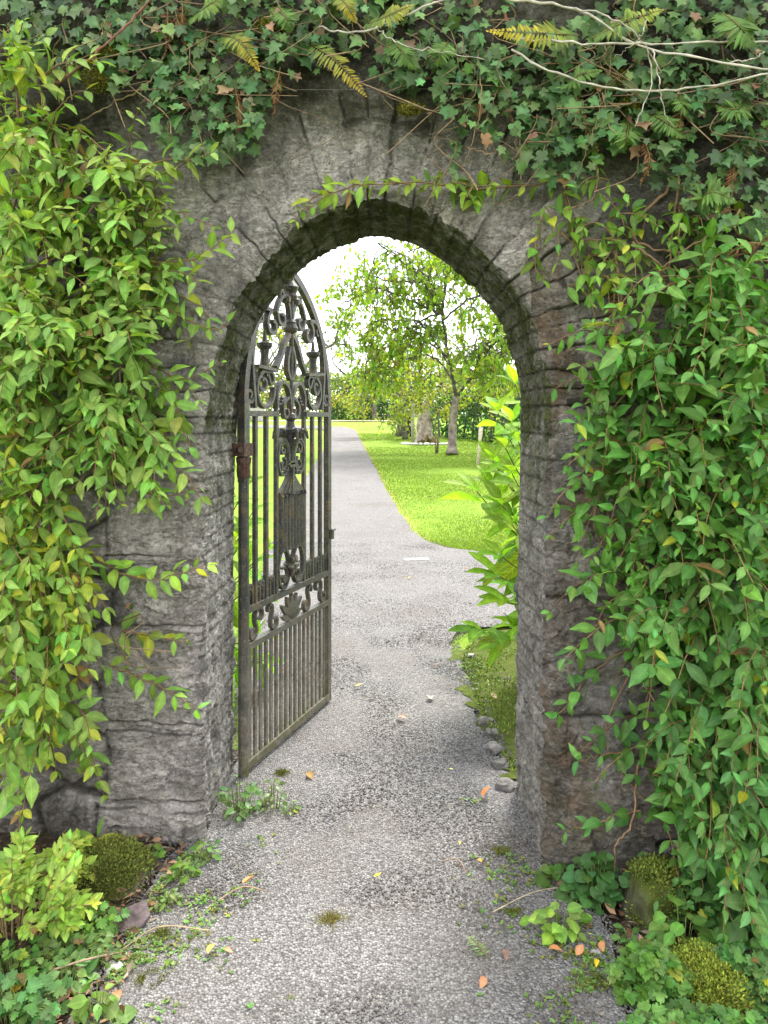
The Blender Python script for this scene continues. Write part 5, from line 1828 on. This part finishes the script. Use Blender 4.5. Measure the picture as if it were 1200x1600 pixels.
# the weeping tree that fills the opening
d0 = 23.5
base = gpx(706, 710)
root = thing('tree', 'large-leaved tree with tangled drooping branches filling the arch, trunk right of the path', 'tree', tuple(base), TREES)
st, br, tips, lv = MB(), MB(), [], Leaves(SIMPLE)
TR = spline([base, px(707, 680, d0), px(708, 650, d0), px(713, 620, d0)], 14)
rad_ = np.linspace(.145, .105, 14)
rad_[0], rad_[1] = .21, .165
st.tube(TR, rad_, 12, np.array([.20, .17, .145]))
limb_px = [[(713, 622), (702, 560), (692, 490), (698, 420), (705, 360)], [(713, 622), (735, 590), (760, 540), (790, 500), (840, 470)], [(692, 490), (660, 440), (620, 400), (590, 380)], [(702, 560), (650, 520), (600, 500), (555, 520)],
           [(692, 490), (640, 470), (590, 450), (545, 470)], [(692, 500), (730, 470), (770, 460), (810, 480)], [(712, 600), (680, 560), (640, 560), (590, 590)], [(698, 430), (690, 390), (660, 350)], [(698, 430), (730, 380), (760, 350)],
           [(735, 590), (770, 590), (800, 600), (830, 620)], [(702, 570), (670, 520), (640, 500), (600, 540), (570, 590)], [(692, 480), (700, 420), (720, 370)], [(660, 440), (610, 440), (570, 430), (540, 450)], [(705, 360), (745, 395), (785, 440), (815, 500)], [(760, 350), (795, 400), (825, 450), (840, 520)], [(735, 590), (770, 540), (800, 530), (835, 560)], [(692, 490), (660, 500), (630, 530), (620, 590)]]
for k, P in enumerate(limb_px):
    dz = rng.normal(0, .6, len(P))
    dz[0] = 0
    w = np.linspace(0, 1, len(P)) * rng.choice([-2.6, -1.2, 1.5, 2.6])
    line = spline([px(x, y, d0 + a + b) for (x, y), a, b in zip(P, dz * .4, w)], 20) + rng.normal(0, .02, (20, 3))
    r0 = .055 if k < 2 else .036
    br.tube(line, np.linspace(r0, .018, 20), 6, np.array([.085, .075, .065]), False)
    for j in range(6, 20):
        if rng.random() < .85:
            dirn = np.array([rng.normal(-.2, .8), rng.normal(0, .8), rng.uniform(-.3, .5)])
            grow(br, tips, line[j], dirn, rng.uniform(.7, 1.3), .020, 2, (.075, .066, .056), .7, .15, 3, .22, .66, 2)
def airy(p):
    hz = p[2] - base[2]
    if hz < 1.75 + .35 * vnoise(np.array([[p[0] * 1.1, p[1] * .8, 0]]), 5)[0]:
        return False
    return vnoise(p[None] * 1.1, 14)[0] + rng.normal(0, .25) > -.36


leafy(lv, tips, 5, .20, (.18, .28, .035), .5, .8, .05, .2, keep=airy)
st.build('trunk', M['bark'], root)
br.build('branch', M['bark'], root)
lv.build('crown', M['tree_leaf'], root)

LT = (.19, .25, .045)
tree('spreading yellow-green tree beyond the left bend of the path', gpx(585, 657), [gpx(585, 657) + (0, 0, 1.2), gpx(585, 657) + (.1, 0, 2.2)], .2, 2.3, 3, (.24, .27, .05), .26, 9, spread=.75, up=.35)
tree('mossy leaning trunk tree, leftmost of the orchard row', gpx(625, 681), [gpx(625, 681) + (.05, 0, 1.0), gpx(625, 681) + (0, 0, 2.0)], .19, 1.7, 3, LT, .19, 9, spread=.7, up=.5)
tree('slim orchard tree just right of the mossy leaning trunk', gpx(633, 686), [gpx(633, 686) + (-.05, 0, 1.0), gpx(633, 686) + (-.1, 0, 1.8)], .11, 1.4, 3, LT, .18, 8, spread=.7, up=.6)
tree('young sapling tied to a thin stake between stump and near trunk', gpx(683, 708), [gpx(683, 708) + (.05, 0, .8), gpx(683, 708) + (.03, 0, 1.4)], .032, .8, 2, (.24, .28, .05), .14, 9, spread=.7, up=.5)
tree('tree with open light crown behind the near trunk at right', gpx(770, 690), [gpx(770, 690) + (0, 0, 1.1), gpx(770, 690) + (.1, 0, 2.1)], .13, 1.6, 3, (.20, .27, .05), .2, 6, spread=.7, up=.55)
tree('yellowish tree behind the pale stump', gpx(672, 668), [gpx(672, 668) + (0, 0, 1.4), gpx(672, 668) + (0, 0, 2.4)], .2, 2.1, 3, (.26, .28, .055), .24, 9, spread=.75, up=.4)
tree('tall grey-green tree rising at the left above the path end', np.array([-7.0, 66, 1.6]), [(-7.0, 66, 4), (-6.8, 66, 6)], .35, 3.0, 3, (.10, .155, .05), .34, 9, spread=.65, up=1.2)
tree('round green tree at the far end of the path', np.array([-2.2, 72, 1.75]), [(-2.2, 72, 3.2), (-2.2, 72, 4.2)], .3, 2.6, 3, (.13, .2, .045), .36, 8, spread=.7, up=.7)
tree('bluish tree furthest right of the path end', np.array([3.5, 74, 1.75]), [(3.5, 74, 3.4), (3.5, 74, 5)], .3, 3.0, 3, (.13, .19, .05), .38, 8, spread=.7, up=.8)
tree('broad tree far behind the orchard row at right', np.array([10, 60, 1.4]), [(10, 60, 3), (10, 60, 4.5)], .3, 3.0, 3, (.16, .22, .045), .36, 8, spread=.7, up=.7)
tree('thin-leaved tree seen through the gate bars at left', np.array([-5.6, 30, .65]), [(-5.6, 30, 1.6), (-5.5, 30, 2.6)], .16, 1.7, 3, (.19, .24, .05), .2, 7, spread=.7, up=.6)
tree('yellow-green tree further left behind the gate scrollwork', np.array([-8.5, 42, .96]), [(-8.5, 42, 2.5), (-8.4, 42, 3.6)], .2, 2.3, 3, (.24, .27, .06), .26, 7, spread=.7, up=.7)


def hedge(label, a, b, h, w, n, base, L):
    a, b = np.array(a, dtype=float), np.array(b, dtype=float)
    root = thing('hedge', label, 'hedge', tuple((a + b) / 2), 'clipped hedges and shrub banks')
    lv = Leaves(SIMPLE)
    ax = unit(b - a)
    nn = np.array([-ax[1], ax[0], 0])
    for k in range(n):
        t_ = rng.random()
        th = rng.uniform(0, math.pi)
        top = 1 + .12 * vnoise(np.array([[t_ * np.linalg.norm(b - a) * .6, 0, 0]]), 3)[0]
        r_ = rng.uniform(.75, 1.0)
        p = a + (b - a) * t_ + nn * math.cos(th) * w * r_ + np.array([0, 0, h * top * min(1, 1.15 * math.sin(th)) * r_])
        s = L * rng.uniform(.6, 1.3)
        lv.add(p, rng.normal(0, .7, 3) + (0, 0, -.1), nn * math.cos(th) + np.array([0, -.3, math.sin(th)]) + rng.normal(0, .4, 3), s, s * .5, rng.uniform(0, .6), .2, rgbvar(base, .28, .01))
    lv.build('foliage', M['tree_leaf'], root)
    mb = MB()
    for k in range(int(np.linalg.norm(b - a) / .8)):
        p = a + ax * k * .8
        mb.tube([p, p + (rng.normal(0, .1), 0, h * .5), p + (rng.normal(0, .15), 0, h * .85)], [.05, .035, .015], 5, np.array([.08, .065, .05]))
    mb.build('stem', M['bark'], root)


hedge('dark green hedge bounding the lawn at right behind the near trunk', (2.6, 36, .8), (7.5, 24, .5), 2.0, .7, 6500, (.05, .12, .04), .2)
hedge('low dark bushes at the far end of the path', (-4.6, 64, 1.53), (2.0, 64, 1.53), 1.7, 1.0, 3200, (.08, .15, .05), .3)
hedge('shrub bank across the far end of the garden', (-16, 76, 1.8), (22, 78, 1.8), 4.2, 1.8, 9000, (.19, .25, .055), .45)
hedge('leafy bank on the left lawn seen through the gate', (-7.5, 20, .4), (-11, 50, 1.2), 2.2, .9, 5000, (.16, .22, .045), .24)

# pale gnarled stump ringed with white stones
c = gpx(663, 694)
root = thing('tree_stump', 'thick gnarled pale trunk stub with twin lobes ringed by white stones', 'tree stump', tuple(c))
a = np.linspace(0, 2 * math.pi, 41)
zz_ = np.linspace(0, 1.35, 22)
G = []
for z in zz_:
    f_ = z / 1.35
    r_ = .34 - .12 * f_ + .14 * np.exp(-f_ * 9)
    lob = 1 + .16 * np.cos(2 * a + .4) + .10 * np.cos(5 * a + 2 * f_) * (1 - f_) + .07 * np.cos(9 * a + 3 * f_)
    rad = r_ * lob * (1 + .10 * fbm(np.stack([np.cos(a) * 2, np.sin(a) * 2, a * 0 + z * 3], -1), 3, 12))
    rad[-1] = rad[0]
    G.append(np.stack([c[0] + rad * np.cos(a) * .8 - .03 * f_, c[1] + rad * np.sin(a) * .8, c[2] + z + a * 0 + (.25 * np.cos(a + 1) * (f_ > .95))], -1))
mb = MB()
mb.grid(np.array(G), np.array([.33, .27, .24]), True)
ctr = np.mean(G[-1], 0) - (0, 0, .15)
mb.add(np.vstack([G[-1][:-1], ctr]), None, [(40, k, (k + 1) % 40) for k in range(40)], np.array([.2, .15, .12]))
mb.build('trunk', M['bark'], root)
lv = Leaves(SIMPLE)
for k in range(130):
    p = c + np.array([rng.normal(.15, .16), -.34 + rng.normal(0, .05), abs(rng.normal(0, .12))])
    lv.add(p, rng.normal(0, .6, 3) + (0, -.2, .3), rng.normal(0, .5, 3) + (0, -.5, 1), .12, .08, .3, .1, rgbvar((.15, .14, .05), .25))
lv.build('ivy_growth', M['tree_leaf'], root)
for k in range(13):
    aa = math.pi * (1.0 + k / 12)
    p = c + np.array([.82 * math.cos(aa) + .05, .6 * math.sin(aa) - .1, .03])
    V, U = rock_mesh(p, (.085 * rng.uniform(.6, 1.4), .07, .04 * rng.uniform(.7, 1.4)), 60 + k, 9)
    mb = MB()
    mb.grid(V, np.array([.68, .67, .64]), True)
    tag(mb.build('ring_stone', M['rock']), 'whitewashed stone in the ring round the pale stump', 'stone', 'white stones ringing the stump')


def stake(label, b, h, r_, col, lean=(0, 0)):
    b = np.array(b)
    mb = MB()
    mb.tube([b - (0, 0, .05), b + (lean[0] * .5, lean[1] * .5, h * .5), b + (lean[0], lean[1], h)], [r_, r_, r_ * .95], 10, np.array(col))
    return tag(mb.build('wooden_stake', M['wood']), label, 'stake', 'posts and stakes on the lawn')


stake('grey weathered post in front of the dark gap left of the stump', gpx(645, 691), 1.5, .065, (.36, .33, .29))
stake('short dark upright of unclear kind half hidden behind the grey post', gpx(641, 683) + (0, .6, 0), 1.25, .13, (.03, .035, .04))  # post shape stands in for a dark form that was not identified
stake('thin stake tied to the young sapling', gpx(682, 708) + (-.03, -.05, 0), 1.1, .018, (.22, .15, .09))
stake('leaning pale stake at right beside the large-leaved shrub, nearer of the pair', gpx(745, 732), 1.0, .035, (.42, .36, .28), (.12, 0))
stake('upright pale stake behind the leaning one at right', gpx(748, 722), 1.05, .03, (.38, .33, .25), (.03, 0))
stake('slim white marker post at the left of the path end', gpx(515.5, 657.5), 1.0, .05, (.75, .75, .73), (-.2, 0))
stake('grey post behind the shrub at the right of the lawn', gpx(778, 690) + (.3, 0, 0), 1.3, .06, (.35, .32, .29))
# garden wall seen far off through the gate and a pale building glimpsed past it
mb = MB()
mb.box((-16, 58, 2.0), (14, .4, 1.5), np.array([.40, .38, .35]))
mb.box((-16, 58, 2.80), (14.2, .55, .1), np.array([.45, .43, .40]))
tag(mb.build('boundary_wall', M['rock'], None, False), 'pale boundary wall glimpsed through the gate bars far across the lawn', 'wall')
# cross path at the far end
GXp = np.array([[[-16, 57.5, 0], [-16, 60.0, 0]], [[-2, 58.0, 0], [-2, 60.2, 0]], [[0.5, 58.6, 0], [.5, 60, 0]]], dtype=float)
GXp[..., 2] = ground_z(GXp[..., 1]) + .03
mb = MB()
mb.grid(GXp, np.array([.55, .42, .33]))
tag(mb.build('cross_path', M['rock']), kind='structure')

# grass blades on the nearer lawn
N = 130000
y = 8.0 + 30 * rng.random(N) ** 2.4
x = rng.uniform(-.2, 1, N) * 0
x = redge(y) + .02 + rng.random(N) * (3.6 - redge(y) + (y - 8) * .15)
h_ = rng.uniform(.012, .028, N)
az = rng.uniform(0, 6.28, N)
wd = .003 + .0005 * y
lx, ly = rng.normal(0, .015, N), rng.normal(0, .015, N)
z0 = ground_z(y) - .012
V = np.stack([np.stack([x - wd * np.cos(az), y - wd * np.sin(az), z0], -1), np.stack([x + wd * np.cos(az), y + wd * np.sin(az), z0], -1), np.stack([x + lx, y + ly, z0 + h_], -1)], 1).reshape(-1, 3)
gb = rng.uniform(.7, 1.25, (N, 1)) * np.array([[.135, .215, .030]])
dry = (rng.random(N) < np.clip(.35 - (x - redge(y)) * 2.2, .02, .35))[:, None]
gb = np.where(dry, np.array([[.34, .30, .10]]) * rng.uniform(.7, 1.2, (N, 1)), gb)
tag(mesh('grass', V, np.arange(3 * N).reshape(-1, 3), M['grass'], None, np.repeat(gb, 3, 0), False), 'short mown lawn grass beyond the arch', 'grass', None, 'stuff')
